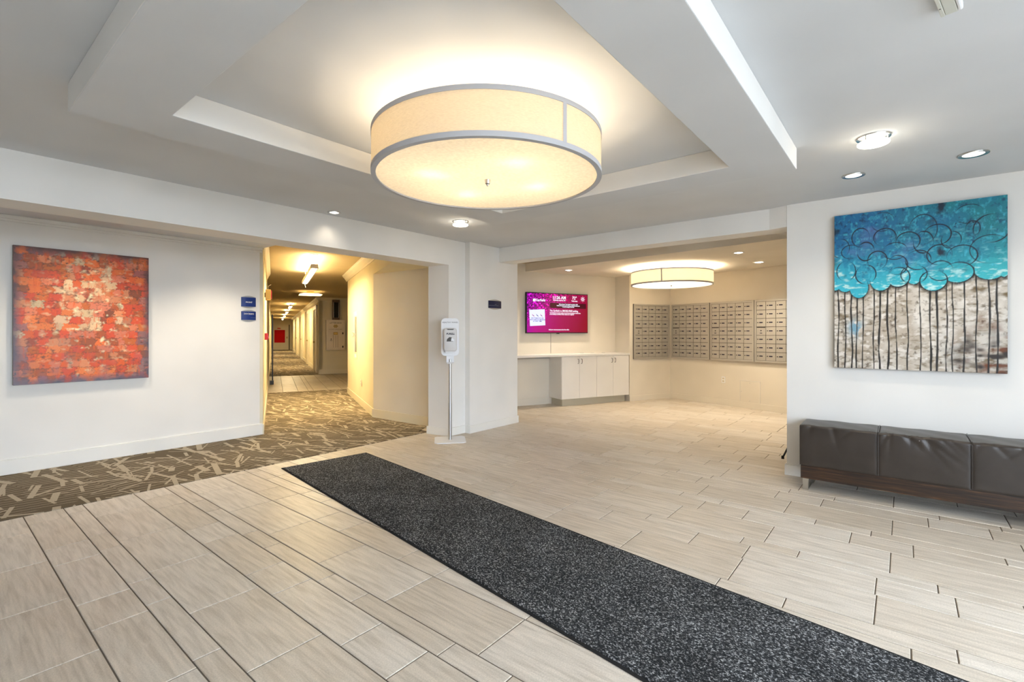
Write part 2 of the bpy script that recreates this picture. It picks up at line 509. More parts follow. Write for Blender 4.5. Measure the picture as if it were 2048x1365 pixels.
# ------------------------------------------------------------------ geometry helpers
class MB:
    def __init__(s):
        s.v, s.f = [], []

    def add(s, vs, fs):
        o = len(s.v)
        s.v += [tuple(p) for p in vs]
        s.f += [tuple(i + o for i in f) for f in fs]
        return s

    def box(s, x0, x1, y0, y1, z0, z1):
        return s.add([(x0, y0, z0), (x1, y0, z0), (x1, y1, z0), (x0, y1, z0), (x0, y0, z1), (x1, y0, z1), (x1, y1, z1), (x0, y1, z1)],
                     [(3, 2, 1, 0), (4, 5, 6, 7), (0, 1, 5, 4), (1, 2, 6, 5), (2, 3, 7, 6), (3, 0, 4, 7)])

    def prism(s, poly, z0, z1):
        a = sum(poly[i][0] * poly[(i + 1) % len(poly)][1] - poly[(i + 1) % len(poly)][0] * poly[i][1] for i in range(len(poly)))
        if a < 0:
            poly = poly[::-1]
        n = len(poly)
        zz0 = z0 if isinstance(z0, (list, tuple)) else [z0] * n
        zz1 = z1 if isinstance(z1, (list, tuple)) else [z1] * n
        return s.add([(p[0], p[1], z) for p, z in zip(poly, zz0)] + [(p[0], p[1], z) for p, z in zip(poly, zz1)],
                     [tuple(range(n))[::-1], tuple(range(n, 2 * n))] + [(i, (i + 1) % n, n + (i + 1) % n, n + i) for i in range(n)])

    def prism_y(s, poly, y0, y1):
        """outline in x,z pushed from y0 (front) to y1"""
        n = len(poly)
        a = sum(poly[i][0] * poly[(i + 1) % n][1] - poly[(i + 1) % n][0] * poly[i][1] for i in range(n))
        if a < 0:
            poly = poly[::-1]
        return s.add([(p[0], y0, p[1]) for p in poly] + [(p[0], y1, p[1]) for p in poly],
                     [tuple(range(n)), tuple(range(n, 2 * n))[::-1]] + [((i + 1) % n, i, n + i, n + (i + 1) % n) for i in range(n)])

    def slab(s, a, b, th, z0, z1):
        """wall from a to b, thickness th to the left of a->b"""
        d = Vector((b[0] - a[0], b[1] - a[1])).normalized()
        n = Vector((-d.y, d.x)) * th
        return s.prism([a, b, (b[0] + n.x, b[1] + n.y), (a[0] + n.x, a[1] + n.y)], z0, z1)

    def lathe(s, prof, seg=32, c=(0, 0, 0), a0=0, a1=2 * math.pi):
        full = abs(a1 - a0 - 2 * math.pi) < 1e-6
        m = seg if full else seg + 1
        vs = []
        for i in range(m):
            t = a0 + (a1 - a0) * i / seg
            vs += [(c[0] + r * math.cos(t), c[1] + r * math.sin(t), c[2] + z) for r, z in prof]
        k = len(prof)
        fs = []
        for i in range(seg):
            j = (i + 1) % m
            for q in range(k - 1):
                fs.append((i * k + q, j * k + q, j * k + q + 1, i * k + q + 1))
        return s.add(vs, fs)

    def tube(s, pts, r, seg=8):
        pts = [Vector(p) for p in pts]
        vs, fs = [], []
        for i, p in enumerate(pts):
            t = (pts[min(i + 1, len(pts) - 1)] - pts[max(i - 1, 0)]).normalized()
            up = Vector((0, 0, 1)) if abs(t.z) < 0.9 else Vector((1, 0, 0))
            a = t.cross(up).normalized()
            b = t.cross(a)
            vs += [p + a * r * math.cos(2 * math.pi * k / seg) + b * r * math.sin(2 * math.pi * k / seg) for k in range(seg)]
        for i in range(len(pts) - 1):
            for k in range(seg):
                fs.append((i * seg + k, i * seg + (k + 1) % seg, (i + 1) * seg + (k + 1) % seg, (i + 1) * seg + k))
        fs.append(tuple(range(seg))[::-1])
        fs.append(tuple(range((len(pts) - 1) * seg, len(pts) * seg)))
        return s.add(vs, fs)

    def cyl_y(s, x, z, r, y0, y1, seg=20):
        return s.prism_y([(x + r * math.cos(2 * math.pi * k / seg), z + r * math.sin(2 * math.pi * k / seg)) for k in range(seg)], y0, y1)

    def mesh(s, name):
        me = bpy.data.meshes.new(name)
        me.from_pydata(s.v, [], s.f)
        me.update()
        return me

    def build(s, name, m, parent=None, bevel=0, seg=2, smooth=False):
        me = s.mesh(name)
        if bevel:
            bm = bmesh.new()
            bm.from_mesh(me)
            bmesh.ops.remove_doubles(bm, verts=bm.verts, dist=1e-6)
            ed = [e for e in bm.edges if len(e.link_faces) == 2 and e.calc_face_angle(0) > 0.5]
            bmesh.ops.bevel(bm, geom=ed, offset=bevel, segments=seg, profile=0.5, affect='EDGES', clamp_overlap=True)
            bm.to_mesh(me)
            bm.free()
        return link(name, me, m, parent, smooth)


def link(name, me, m, parent=None, smooth=False):
    o = bpy.data.objects.new(name, me)
    COL.objects.link(o)
    if m is not None and not me.materials:
        me.materials.append(M[m] if isinstance(m, str) else m)
    o.parent = parent
    if smooth:
        me.polygons.foreach_set('use_smooth', [True] * len(me.polygons))
        try:
            me.set_sharp_from_angle(angle=R(40))
        except Exception:
            pass
    return o


def tag(o, label, cat, group=None, kind=None):
    o['label'] = label
    if cat:
        o['category'] = cat
    if group:
        o['group'] = group
    if kind:
        o['kind'] = kind
    return o


def struct(o, label, cat):
    return tag(o, label, cat, kind='structure')


def thing(name, label, cat, loc=(0, 0, 0), rz=0, group=None):
    o = bpy.data.objects.new(name, None)
    COL.objects.link(o)
    o.empty_display_size = 0.1
    o.location = loc
    o.rotation_euler = (0, 0, R(rz))
    return tag(o, label, cat, group)


def text(name, body, size, loc, m, parent, align='CENTER', depth=0.0006, sx=1.0, shear=0.0, bold=0.0):
    """flat lettering facing local -y; loc = (x, y, z) of the line's middle"""
    cu = bpy.data.curves.new(name, 'FONT')
    cu.body = body
    cu.size = size
    cu.align_x = align
    cu.align_y = 'CENTER'
    cu.resolution_u = 2
    cu.extrude = depth / 2
    cu.offset = bold
    cu.shear = shear
    t = bpy.data.objects.new(name, cu)
    COL.objects.link(t)
    dg = bpy.context.evaluated_depsgraph_get()
    me = bpy.data.meshes.new_from_object(t.evaluated_get(dg))
    bpy.data.objects.remove(t, do_unlink=True)
    bpy.data.curves.remove(cu)
    me.transform(Matrix.Translation(loc) @ Matrix.Rotation(R(90), 4, 'X') @ Matrix.Diagonal((sx, 1, 1, 1)))
    me.materials.clear()
    o = link(name, me, m, parent)
    o['kind'] = 'stuff'
    return o


# ------------------------------------------------------------------ plan data (metres; x along the left wall, y towards it)
ZC = 2.47                        # lobby ceiling
XR, YRE = 5.03, 0.83             # right wall face and its end
YL = 6.36                        # left wall face
O = Vector((2.79, 6.345))        # mouth of the corridor
CA = 65.3
cd = Vector((math.cos(R(CA)), math.sin(R(CA))))
cr = Vector((cd.y, -cd.x))


def ST(s, t):
    p = O + cd * s + cr * t
    return (p.x, p.y)


# ------------------------------------------------------------------ floor
def tile_mesh(w, l, ch=0.0022, th=0.009):
    b = MB()
    x, y, c = w / 2, l / 2, ch
    b.add([(-x, -y, -th), (x, -y, -th), (x, y, -th), (-x, y, -th),
           (-x, -y, -c), (x, -y, -c), (x, y, -c), (-x, y, -c),
           (-x + c, -y + c, 0), (x - c, -y + c, 0), (x - c, y - c, 0), (-x + c, y - c, 0)],
          [(3, 2, 1, 0), (0, 1, 5, 4), (1, 2, 6, 5), (2, 3, 7, 6), (3, 0, 4, 7), (4, 5, 9, 8), (5, 6, 10, 9), (6, 7, 11, 10), (7, 4, 8, 11), (8, 9, 10, 11)])
    return b


fl = MB()
fl.prism([(-2.6, -2.5), (10.6, -2.5), (10.6, 6.2), (4.12, 6.2), (4.12, 4.828), (-2.6, 4.828)], -0.06, -0.0035)
floor = fl.build('floor', 'grout')
struct(floor, 'lobby floor of pale beige wood-look porcelain tiles with dark grout joints', 'floor')
SEAM, SEAMY = 0.0030, 0.0025
tiles = []
PX = 0.63
k0 = -6
for k in range(k0, 16):
    xs = 0.797 + PX * k
    for ci, (x0, w) in enumerate(((xs, 0.3125), (xs + 0.3125, 0.2105), (xs + 0.523, 0.107))):
        ymax = 4.826 if x0 + w < 4.32 else 6.1
        # long (24 inch) tiles only in the wide courses; long and short ones alternate in the narrow courses
        if ci == 0:
            y, seq = 1.948 - 0.615 * 8 - (0.045 if k >= 4 else 0), [0.615]
        else:
            ph = {(-1, 1): 2.742, (-1, 2): 2.795}.get((k, ci), 2.742 + rng.uniform(0, 0.92))
            y, seq = ph - 0.9225 * 6, [0.307, 0.6155] if not (k == -1 and ci == 1) else [0.6155 - 0.0, 0.307]
            if k == -1:
                y = (2.745 if ci == 1 else 2.800) - 0.9225 * 6
                seq = [0.307, 0.6155]
        i = 0
        while y < ymax - 0.02:
            l = seq[i % len(seq)]
            y1 = min(y + l, ymax)
            if y1 > -2.4:
                tiles.append((x0, max(y, -2.45), w, y1))
            y += l
            i += 1
fwx, fwy = math.cos(R(YAW)), math.sin(R(YAW))


def in_view(cx, cy):
    kk = cx * fwx + cy * fwy
    rr = cx * fwy - cy * fwx
    return kk > 0.9 and abs(rr) < kk * 1.12 and not (cx > XR and cy < YRE * cx / XR)


tiles = [t for t in tiles if t[3] - t[1] > 0.02]
vis = sorted([t for t in tiles if in_view(t[0] + t[2] / 2, (t[1] + t[3]) / 2)], key=lambda t: math.hypot(t[0] + t[2] / 2, (t[1] + t[3]) / 2))
near = set(id(t) for t in vis[:300])
cache = {}
rest = MB()
for t in tiles:
    x0, y0, w, y1 = t
    cx, cy, l = x0 + w / 2, (y0 + y1) / 2, y1 - y0
    if id(t) in near:
        key = (round(w, 3), round(l, 3))
        if key not in cache:
            cache[key] = tile_mesh(w - 2 * SEAM, l - 2 * SEAMY).mesh('tile')
        o = link('tile', cache[key], 'tile', floor)
        o.location = (cx, cy, 0)
    else:
        b = tile_mesh(w - 2 * SEAM, l - 2 * SEAMY)
        rest.add([(p[0] + cx, p[1] + cy, p[2]) for p in b.v], b.f)
o = rest.build('distant_tiles', 'tile', floor)
o['kind'] = 'stuff'

# carpets
cb = MB()
cb.prism([(-2.6, 4.83), (4.16, 4.83), (4.16, 4.95), (4.6, 5.2), (4.6, 6.5), (-2.6, 6.5)], -0.06, 0.003)
struct(cb.build('floor_carpet', 'carpet'), 'brown carpet strip with pale random line pattern along the left wall', 'carpet')
cb = MB()
cb.prism([(-0.02, -1.7), (4.7, -1.7), (4.7, 0.1), (-0.02, 0.1)], -0.06, 0.0045)
cb2 = cb.build('floor_carpet', 'carpet_hall')
cb2.location = (O.x, O.y, 0)
cb2.rotation_euler = (0, 0, R(CA))
# cut the corridor carpet along the lobby strip's edge
me = cb2.data
bm = bmesh.new()
bm.from_mesh(me)
inv = cb2.matrix_basis.inverted()
co = inv @ Vector((3.0, 6.32, 0))
no = inv.to_3x3() @ Vector((0, -1, 0))
bmesh.ops.bisect_plane(bm, geom=bm.verts[:] + bm.edges[:] + bm.faces[:], plane_co=co, plane_no=no, clear_outer=True)
bmesh.ops.holes_fill(bm, edges=bm.edges[:])
bm.to_mesh(me)
bm.free()
struct(cb2, 'patterned brown carpet at the mouth of the corridor', 'carpet')
cb = MB()
cb.prism([(9.1, -1.42), (34, -1.42), (34, 0.1), (9.1, 0.1)], -0.06, 0.0045)
o = cb.build('floor_carpet', 'carpet_hall')
o.location = (O.x, O.y, 0)
o.rotation_euler = (0, 0, R(CA))
struct(o, 'far carpet running down the long corridor beyond the tiled band', 'carpet')
# tiled band of the corridor
cb = MB()
cb.prism([ST(4.7, -0.1), ST(9.1, -0.1), ST(9.1, 1.42), ST(9.35, 1.42), ST(9.35, 5.2), ST(3.7, 5.2), ST(3.7, 1.56), ST(4.7, 1.56)], -0.06, -0.0035)
hf = cb.build('floor_corridor', 'grout')
struct(hf, 'band of large floor tiles crossing the corridor between two carpets', 'floor')
hb = MB()
t = 0.0
widths = [0.31, 0.305, 0.21, 0.107]
ci = 0
while t < 5.1:
    w = widths[ci % 4]
    s = 4.7 if t < 1.55 else 3.85
    while s < 9.08:
        l = min(0.61 if ci % 4 < 2 else 0.46, 9.1 - s)
        b = tile_mesh(w - 0.006, l - 0.006)
        for p in b.v:
            pass
        vs_ = []
        for p in b.v:
            q = ST(s + l / 2 + p[1], t + w / 2 + p[0])
            vs_.append((q[0], q[1], p[2]))
        hb.add(vs_, [f[::-1] for f in b.f])
        s += l
    t += w
    ci += 1
o = hb.build('band_tiles', 'tile', hf)
o['kind'] = 'stuff'

# ------------------------------------------------------------------ lobby shell
b = MB().box(-2.6, 2.79, YL, YL + 0.15, 0, 2.62)
struct(b.build('wall_left', 'wall'), 'white wall on the left carrying the orange painting', 'wall')
b = MB().box(-2.6, O.x - 0.003, YL - 0.016, YL, 0.003, 0.135).box(-2.6, O.x - 0.003, YL - 0.011, YL, 0.135, 0.143)
struct(b.build('baseboard_left', 'trim', bevel=0.002), 'white baseboard below the orange painting', 'baseboard')
b = MB().box(-2.6, 2.78, YL - 0.035, YL, 2.340, 2.375).box(-2.6, 2.78, YL - 0.018, YL, 2.318, 2.340)
struct(b.build('trim_1', 'trim', bevel=0.004), 'thin white cornice along the top of the left wall', 'cornice')
b = MB().box(-2.6, 4.21, 4.43, 4.75, 2.15, 2.62)
struct(b.build('wall_header', 'wall'), 'long white header beam above the carpet strip and corridor opening', 'beam')
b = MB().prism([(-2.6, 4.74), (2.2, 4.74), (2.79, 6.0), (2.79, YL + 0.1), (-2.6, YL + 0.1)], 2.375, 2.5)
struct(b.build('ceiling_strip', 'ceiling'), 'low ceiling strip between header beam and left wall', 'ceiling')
b = MB().prism([(4.21, 4.43), (4.5, 4.43), (4.5, 4.80), (4.155, 4.75)], 0, 2.62)
struct(b.build('wall_jamb', 'wall'), 'white jamb at the right of the corridor opening behind the sanitizer stand', 'wall')
b = MB().box(4.5, 5.49, 4.345, 4.80, 0, 2.62)
struct(b.build('wall_column', 'wall'), 'white column carrying the no smoking sign', 'column')
b = MB().prism([(4.14, 4.77), (4.198, 4.416), (4.488, 4.416), (4.488, 4.33), (5.503, 4.33), (5.503, 4.5), (4.5, 4.5), (4.3, 4.6)], 0.0, 0.10)
struct(b.build('baseboard_column', 'trim', bevel=0.002), 'white baseboard around the column foot', 'baseboard')

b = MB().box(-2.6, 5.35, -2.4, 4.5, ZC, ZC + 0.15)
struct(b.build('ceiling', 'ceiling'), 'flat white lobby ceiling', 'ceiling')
b = MB()
xo0, xo1, yo0, yo1, xi0, xi1, yi0, yi1, zr = 0.45, 3.515, 0.525, 3.04, 0.772, 3.205, 0.848, 2.705, 2.335
ov = [(xo0, yo0), (xo1, yo0), (xo1, yo1), (xo0, yo1)]
iv = [(xi0, yi0), (xi1, yi0), (xi1, yi1), (xi0, yi1)]
vv = [(x, y, z) for z in (zr, ZC) for x, y in ov + iv]
ff = []
for i in range(4):
    j = (i + 1) % 4
    ff += [(i, j, 4 + j, 4 + i)[::-1], (8 + i, 8 + j, 12 + j, 12 + i), (i, j, 8 + j, 8 + i), (4 + i, 4 + j, 12 + j, 12 + i)[::-1]]
b.add(vv, ff)
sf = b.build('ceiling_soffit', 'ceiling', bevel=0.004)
sf.data.materials.append(M['wall'])          # daylight on the upright faces put into their colour: brighter wall paint
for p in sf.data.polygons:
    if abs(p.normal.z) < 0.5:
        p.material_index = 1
struct(sf, 'square dropped soffit frame around the big drum lamp', 'ceiling')

b = MB().box(XR, XR + 0.26, -2.4, YRE, 0, 2.62)
struct(b.build('wall_right', 'wall'), 'white wall on the right behind the leather bench', 'wall')
b = MB().prism([(XR - 0.016, -2.4), (XR - 0.016, YRE + 0.016), (XR + 0.28, YRE + 0.016), (XR + 0.28, YRE), (XR, YRE), (XR, -2.4)], 0, 0.095)
b.prism([(XR - 0.010, -2.4), (XR - 0.010, YRE + 0.010), (XR + 0.28, YRE + 0.010), (XR + 0.28, YRE), (XR, YRE), (XR, -2.4)], 0.095, 0.105)
struct(b.build('baseboard_right', 'trim', bevel=0.002), 'white baseboard behind the leather bench', 'baseboard')
b = MB().prism([(5.085, 4.36), (5.085, 0.985), (XR + 0.002, YRE + 0.002), (XR + 0.2, YRE + 0.002), (5.33, 0.9), (5.33, 4.36)], 2.273, 2.62)
struct(b.build('wall_beam', 'wall'), 'white ceiling beam across the mailroom opening', 'beam')

# unseen enclosing shell: solid wall behind, glazed entrance to the right of the camera
b = MB().box(-2.75, -2.6, -2.5, 6.5, 0, 2.62)
struct(b.build('wall_rear', 'taupe'), 'taupe wall behind the camera', 'wall')
b = MB().box(-2.6, 5.3, -2.55, -2.4, 2.42, 2.62).box(-2.6, 3.3, -2.55, -2.4, -0.05, 0.03).box(3.3, 5.3, -2.55, -2.4, -0.05, 2.45)  # unseen; solid right stretch added to keep daylight off right wall and bench
struct(b.build('wall_front', 'wall'), 'unseen wall frame of the glazed entrance, right part closed to cut daylight', 'wall')
gz = thing('window_1', 'bronze-framed glazed entrance beside the camera, outside the picture', 'window', (0, -2.48, 0))
gz['kind'] = 'structure'
b = MB().box(-30, 30, -40, -2.56, -0.2, -0.03)
struct(b.build('ground_outside', 'pavement'), 'concrete pavement outside the entrance', 'ground')
for x in (-2.55, -1.2, 0.2, 1.25, 2.3, 3.27):
    MB().box(x - 0.03, x + 0.03, -0.04, 0.04, 0.03, 2.42).build('mullion', 'mullion', gz)

# ------------------------------------------------------------------ mailroom shell
MA = 24.0
me_ = Vector((math.cos(R(MA)), -math.sin(R(MA))))
mn = Vector((math.sin(R(MA)), math.cos(R(MA))))
T0, T1 = (5.9, 5.304 + (6.69 - 5.9) * math.tan(R(MA))), (8.688, 4.414)
MC1 = (8.519, 4.034)
MC2 = (9.492, 3.614)
MC3 = (8.805, 1.438)
d3 = (Vector(MC3) - Vector(MC2)).normalized()
MC4 = tuple(Vector(MC2) + d3 * 4.2)
b = MB().slab(T0, T1, 0.12, 0, 2.62)
struct(b.build('wall_screen', 'beige'), 'beige wall behind the television and counter', 'wall')
b = MB().prism([T1, MC1, (MC1[0] + 0.05 + 0.4, MC1[1] - 0.2), (T1[0] + 0.5, T1[1])], 0, 2.62)
b = MB().prism([T1, MC1, MC2, (MC2[0] + 0.2, MC2[1] + 0.35), (T1[0] + 0.1, T1[1] + 0.15)], 0, 2.62)
struct(b.build('wall_mail_near', 'beige'), 'short beige mailroom wall with the single mailbox unit', 'wall')
b = MB().slab(MC4, MC2, -0.15, 0, 2.62)
struct(b.build('wall_mail_far', 'beige'), 'beige mailroom wall with the row of mailbox units', 'wall')
bb = MB().slab(Vector(T0) - mn * 0.014, Vector((6.69, 5.304)) + me_ * 0.60 - mn * 0.014, 0.014, 0, 0.12)
bb.slab(Vector(MC1) - mn * 0.014 - me_ * 0.004, Vector(MC2) - mn * 0.014, 0.014, 0, 0.10)
n3 = Vector((d3.y, -d3.x))
bb.slab(Vector(MC2) + n3 * 0.014, Vector(MC4) + n3 * 0.014, 0.014, 0, 0.10)
struct(bb.build('baseboard_mail', 'beige', bevel=0.002), 'cream baseboard of the mailroom walls', 'baseboard')
b = MB().prism([(6.845, 5.24), (6.55, 2.79), (6.2, 0.0), (6.1, -1.0), (10.5, -1.0), (10.5, 5.6), (6.9, 5.6)], 2.388, 2.62)
struct(b.build('ceiling_mail', 'beige'), 'low mailroom ceiling beyond the beam', 'ceiling')
b = MB().box(5.2, 10.6, -1.2, 6.4, 2.62, 2.74)
struct(b.build('ceiling_mail_upper', 'ceiling'), 'upper ceiling over the mailroom opening', 'ceiling')
b = MB().box(5.29, 10.5, -1.2, -1.0, 0, 2.62).slab((10.5, -1.2), (10.5, 1.0), -0.1, 0, 2.62).slab((5.4, 4.78), T0, -0.1, 0, 2.62)
struct(b.build('wall_mail_side', 'beige'), 'side walls closing the mailroom', 'wall')

# ------------------------------------------------------------------ corridor shell
P0, P1 = (4.50, 4.76), ST(0.69, 1.50)
P2 = ST(3.92, 1.55)
P3 = ST(3.92, 4.9)
b = MB().slab(ST(0, 0), ST(34, 0), 0.14, 0, 2.62)
struct(b.build('wall_corridor_left', 'cream'), 'left wall of the long corridor', 'wall')
b = MB().slab(P1, P0, 0.09, 0, 2.62)
struct(b.build('wall_corridor_return', 'beige'), 'pale return wall just inside the corridor opening', 'wall')
b = MB().slab(P2, P1, 0.09, 0, 2.62).slab(P3, P2, 0.09, 0, 2.62)
struct(b.build('wall_corridor_right', 'cream'), 'cream corridor wall with the narrow wall cabinet', 'wall')
pb = ST(-1.07, 1.47)
b = MB().prism([P1, pb, (4.44, 4.755), (P0[0] - 0.01, P0[1])], 2.2, 2.6)
struct(b.build('wall_bulkhead', 'cream'), 'triangular bulkhead above the corridor return wall', 'bulkhead')
b = MB().slab(Vector(P1) + Vector((-0.013, 0)), (P0[0] - 0.013, P0[1] + 0.05), -0.013, 0, 0.13)
q1, q2 = ST(0.68, 1.49), ST(3.925, 1.54)
b.slab(q2, q1, 0.014, 0, 0.13)
struct(b.build('baseboard_corridor', 'cream_trim', bevel=0.002), 'cream baseboard along the corridor entrance walls', 'baseboard')
b = MB().slab(ST(9.2, 1.38), ST(9.2, 5.1), 0.1, 0, 2.62)
struct(b.build('wall_alcove', 'cream'), 'cream alcove wall carrying the old letter box', 'wall')
b = MB().slab(ST(9.19, 1.40), ST(9.19, 5.0), 0.01, 0, 0.15)
struct(b.build('baseboard_alcove', 'cream_trim'), 'cream baseboard under the old letter box', 'baseboard')
b = MB().slab(ST(34, 1.40), ST(9.2, 1.40), 0.1, 0, 2.62)
struct(b.build('wall_corridor_far', 'cream'), 'right wall of the far corridor with door recesses', 'wall')
b = MB().slab(ST(34, 1.386), ST(9.2, 1.386), 0.014, 0, 0.15).slab(ST(3.0, 0.0), ST(34, 0.0), -0.014, 0, 0.13).slab(ST(0.0, 0.0), ST(3.0, 0.0), -0.012, 0, 0.13)
struct(b.build('baseboard_corridor_far', 'cream_trim'), 'cream baseboards down the long corridor', 'baseboard')
b = MB().slab(ST(33.5, -0.2), ST(33.5, 1.6), 0.1, 0, 2.62)
struct(b.build('wall_end', 'cream'), 'end wall of the long corridor', 'wall')
b = MB().slab(ST(3.8, 5.0), ST(9.3, 5.0), -0.1, 0, 2.62)
struct(b.build('wall_alcove_side', 'cream'), 'far side wall of the lift alcove', 'wall')
# gently falling corridor ceiling
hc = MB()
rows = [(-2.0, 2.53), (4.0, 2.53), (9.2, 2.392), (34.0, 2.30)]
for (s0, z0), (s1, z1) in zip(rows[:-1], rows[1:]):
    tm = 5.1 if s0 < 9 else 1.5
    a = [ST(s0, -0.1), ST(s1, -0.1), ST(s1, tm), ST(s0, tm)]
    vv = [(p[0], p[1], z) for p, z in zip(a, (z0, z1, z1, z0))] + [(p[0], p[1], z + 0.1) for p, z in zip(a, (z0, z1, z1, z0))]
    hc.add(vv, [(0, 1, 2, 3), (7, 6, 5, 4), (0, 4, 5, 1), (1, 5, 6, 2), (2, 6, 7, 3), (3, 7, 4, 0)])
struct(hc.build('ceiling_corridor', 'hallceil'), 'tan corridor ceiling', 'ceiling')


def crown(a, bpt, side, za, zb, hgt=0.13, proj=0.10):
    """moulded cornice from a to b; side = unit 2D vector pointing into the corridor"""
    prof = [(0, 0), (0.018, 0), (0.022, 0.025), (0.035, 0.035), (0.055, 0.07), (0.085, 0.095), (0.09, 0.115), (0.10, 0.12), (0.10, 0.135), (0, 0.135)]
    m = MB()
    n = len(prof)
    vs_ = []
    for P, zt in ((a, za), (bpt, zb)):
        vs_ += [(P[0] + side[0] * p * proj / 0.1, P[1] + side[1] * p * proj / 0.1, zt - hgt + z * hgt / 0.135) for p, z in prof]
    m.add(vs_, [(i, (i + 1) % n, n + (i + 1) % n, n + i) for i in range(n)] + [tuple(range(n))[::-1], tuple(range(n, 2 * n))])
    bm_ = m
    return bm_


o = crown(ST(-0.95, 1.48), ST(4.03, 1.55), -cr, 2.532, 2.532).build('trim_2', 'cream_trim')
struct(o, 'moulded cream cornice above the narrow wall cabinet', 'cornice')
o = crown(ST(4.0, 1.0), ST(4.0, 1.0), -cr, 2.5, 2.5)
o = crown(ST(0.0, 0.0), ST(4.0, 0.0), cr, 2.50, 2.50, 0.14, 0.07).build('trim_3', 'cream_trim')
struct(o, 'moulded cornice at the top of the corridor left wall', 'cornice')
o = crown(ST(9.15, 1.40), ST(33.5, 1.40), -cr, 2.393, 2.302).build('trim_4', 'cream_trim')
struct(o, 'moulded cornice along the far corridor right wall', 'cornice')
o = crown(ST(9.2, 1.38), ST(9.2, 5.0), -cd, 2.395, 2.395, 0.10, 0.07).build('trim_5', 'cream_trim')
struct(o, 'cornice above the old letter box', 'cornice')
# door casings of the far corridor
di = 1
for s in (10.9, 14.6, 19.5, 25.0):
    d = thing('door_%d' % di, 'cream corridor door in a projecting casing, %s from the letter box' % ('first', 'second', 'third', 'fourth')[di - 1], 'door', (*ST(s, 1.40), 0), CA + 180)
    d['kind'] = 'structure'
    MB().box(0, 0.92, -0.015, 0.0, 0.01, 2.06).build('door_leaf', 'cream_trim', d)
    for x0, x1, z0, z1 in ((-0.13, 0, 0, 2.2), (0.92, 1.05, 0, 2.2), (0, 0.92, 2.06, 2.2)):
        MB().box(x0, x1, -0.05, 0.0, z0, z1).build('casing', 'cream_trim', d, bevel=0.004)
    MB().lathe([(0.001, 0), (0.028, 0.0), (0.03, 0.02), (0.02, 0.05), (0.001, 0.05)], 12, (0, 0, 0)).build('knob', 'brass', d)
    k = d.children[-1]
    k.rotation_euler = (R(90), 0, 0)
    k.location = (0.07, -0.015, 0.98)
    di += 1

# ------------------------------------------------------------------ end of corridor: door with red panel
d = thing('door_5', 'pale door at the corridor end with a square red panel', 'door', (*ST(33.48, 0), 0), CA - 90)
d['kind'] = 'structure'
MB().box(0.08, 1.18, -0.03, 0.0, 0.01, 1.82).build('door_leaf', 'cream_trim', d)
for x0, x1, z0, z1 in ((0.02, 0.08, 0, 1.9), (1.18, 1.24, 0, 1.9), (0.08, 1.18, 1.82, 1.9)):
    MB().box(x0, x1, -0.06, 0.0, z0, z1).build('casing', 'dark_metal' if x0 > 1 else 'cream_trim', d)
p = MB().box(0.20, 0.92, -0.045, -0.03, 0.55, 1.5).build('red_panel', 'red_panel', d, bevel=0.004)
p['label'] = 'bright red square panel'
MB().box(0.40, 0.62, -0.06, -0.03, 1.58, 1.66).build('door_sign', 'red', d)
MB().box(1.02, 1.09, -0.07, -0.03, 0.85, 1.0).build('handle', 'brass', d, bevel=0.005)

# ------------------------------------------------------------------ big drum lamps
def drum(name, label, loc, r, h, ceil_z, energy, col, seam_deg, hot, dif):
    t = thing(name, label, 'lamp', loc, 0, 'linen drum ceiling lamps')
    th = 0.006
    seg = 96
    MB().lathe([(r - th, 0.012), (r, 0.012), (r, h - 0.012), (r - th, h - 0.012), (r - th, 0.012)], seg).build('shade', 'shade', t, smooth=True)
    s = MB().lathe([(r - th - 0.001, h - 0.022), (r + 0.003, h - 0.022), (r + 0.003, h), (r - th - 0.001, h), (r - th - 0.001, h - 0.022)], seg).build('trim_band', 'band', t, smooth=True)
    s['label'] = 'grey band around the shade top'
    s = MB().lathe([(r - 0.022, 0.0), (r + 0.003, 0.0), (r + 0.003, 0.024), (r - 0.008, 0.024), (r - 0.022, 0.006), (r - 0.022, 0.0)], seg).build('trim_band', 'band', t, smooth=True)
    s['label'] = 'grey band around the shade bottom'
    a = R(seam_deg)
    w = 0.011 / r
    MB().lathe([(r, 0.02), (r + 0.0035, 0.02), (r + 0.0035, h - 0.02), (r, h - 0.02)], 4, a0=a - w, a1=a + w).build('seam_strip', 'band', t)
    MB().lathe([(0.0, 0.009), (r - 0.014, 0.009), (r - 0.014, 0.013), (0.0, 0.013)], seg).build('diffuser', dif, t)
    MB().lathe([(0.0, -0.026), (0.005, -0.024), (0.007, -0.016), (0.013, -0.012), (0.014, -0.006), (0.016, 0.009), (0.0, 0.009)], 16).build('finial', 'chrome', t, smooth=True)
    top = ceil_z - loc[2]
    MB().lathe([(0.008, 0.013), (0.008, top - 0.02), (0.0, top - 0.02)], 10).build('stem', 'white_plastic', t)
    MB().lathe([(0.0, top - 0.022), (0.085, top - 0.022), (0.09, top - 0.012), (0.09, top), (0.0, top)], 32).build('canopy', 'white_plastic', t, smooth=True)
    for i, aa in enumerate(hot):
        x, y = r * 0.5 * math.cos(R(aa)), r * 0.5 * math.sin(R(aa))
        MB().tube([(0, 0, h * 0.72), (x * 0.86, y * 0.86, h * 0.72)], 0.006, 6).build('arm', 'steel', t)
        MB().lathe([(0.0, 0.055), (0.016, 0.06), (0.022, 0.085), (0.013, 0.125), (0.013, 0.15), (0, 0.15)], 12, (x, y, h * 0.30)).build('bulb', 'white_plastic', t, smooth=True)
        lt = light('lamp_light', 'POINT', (x, y, h * 0.30 + 0.02), energy, col, t, shadow_soft_size=0.03)
    return t


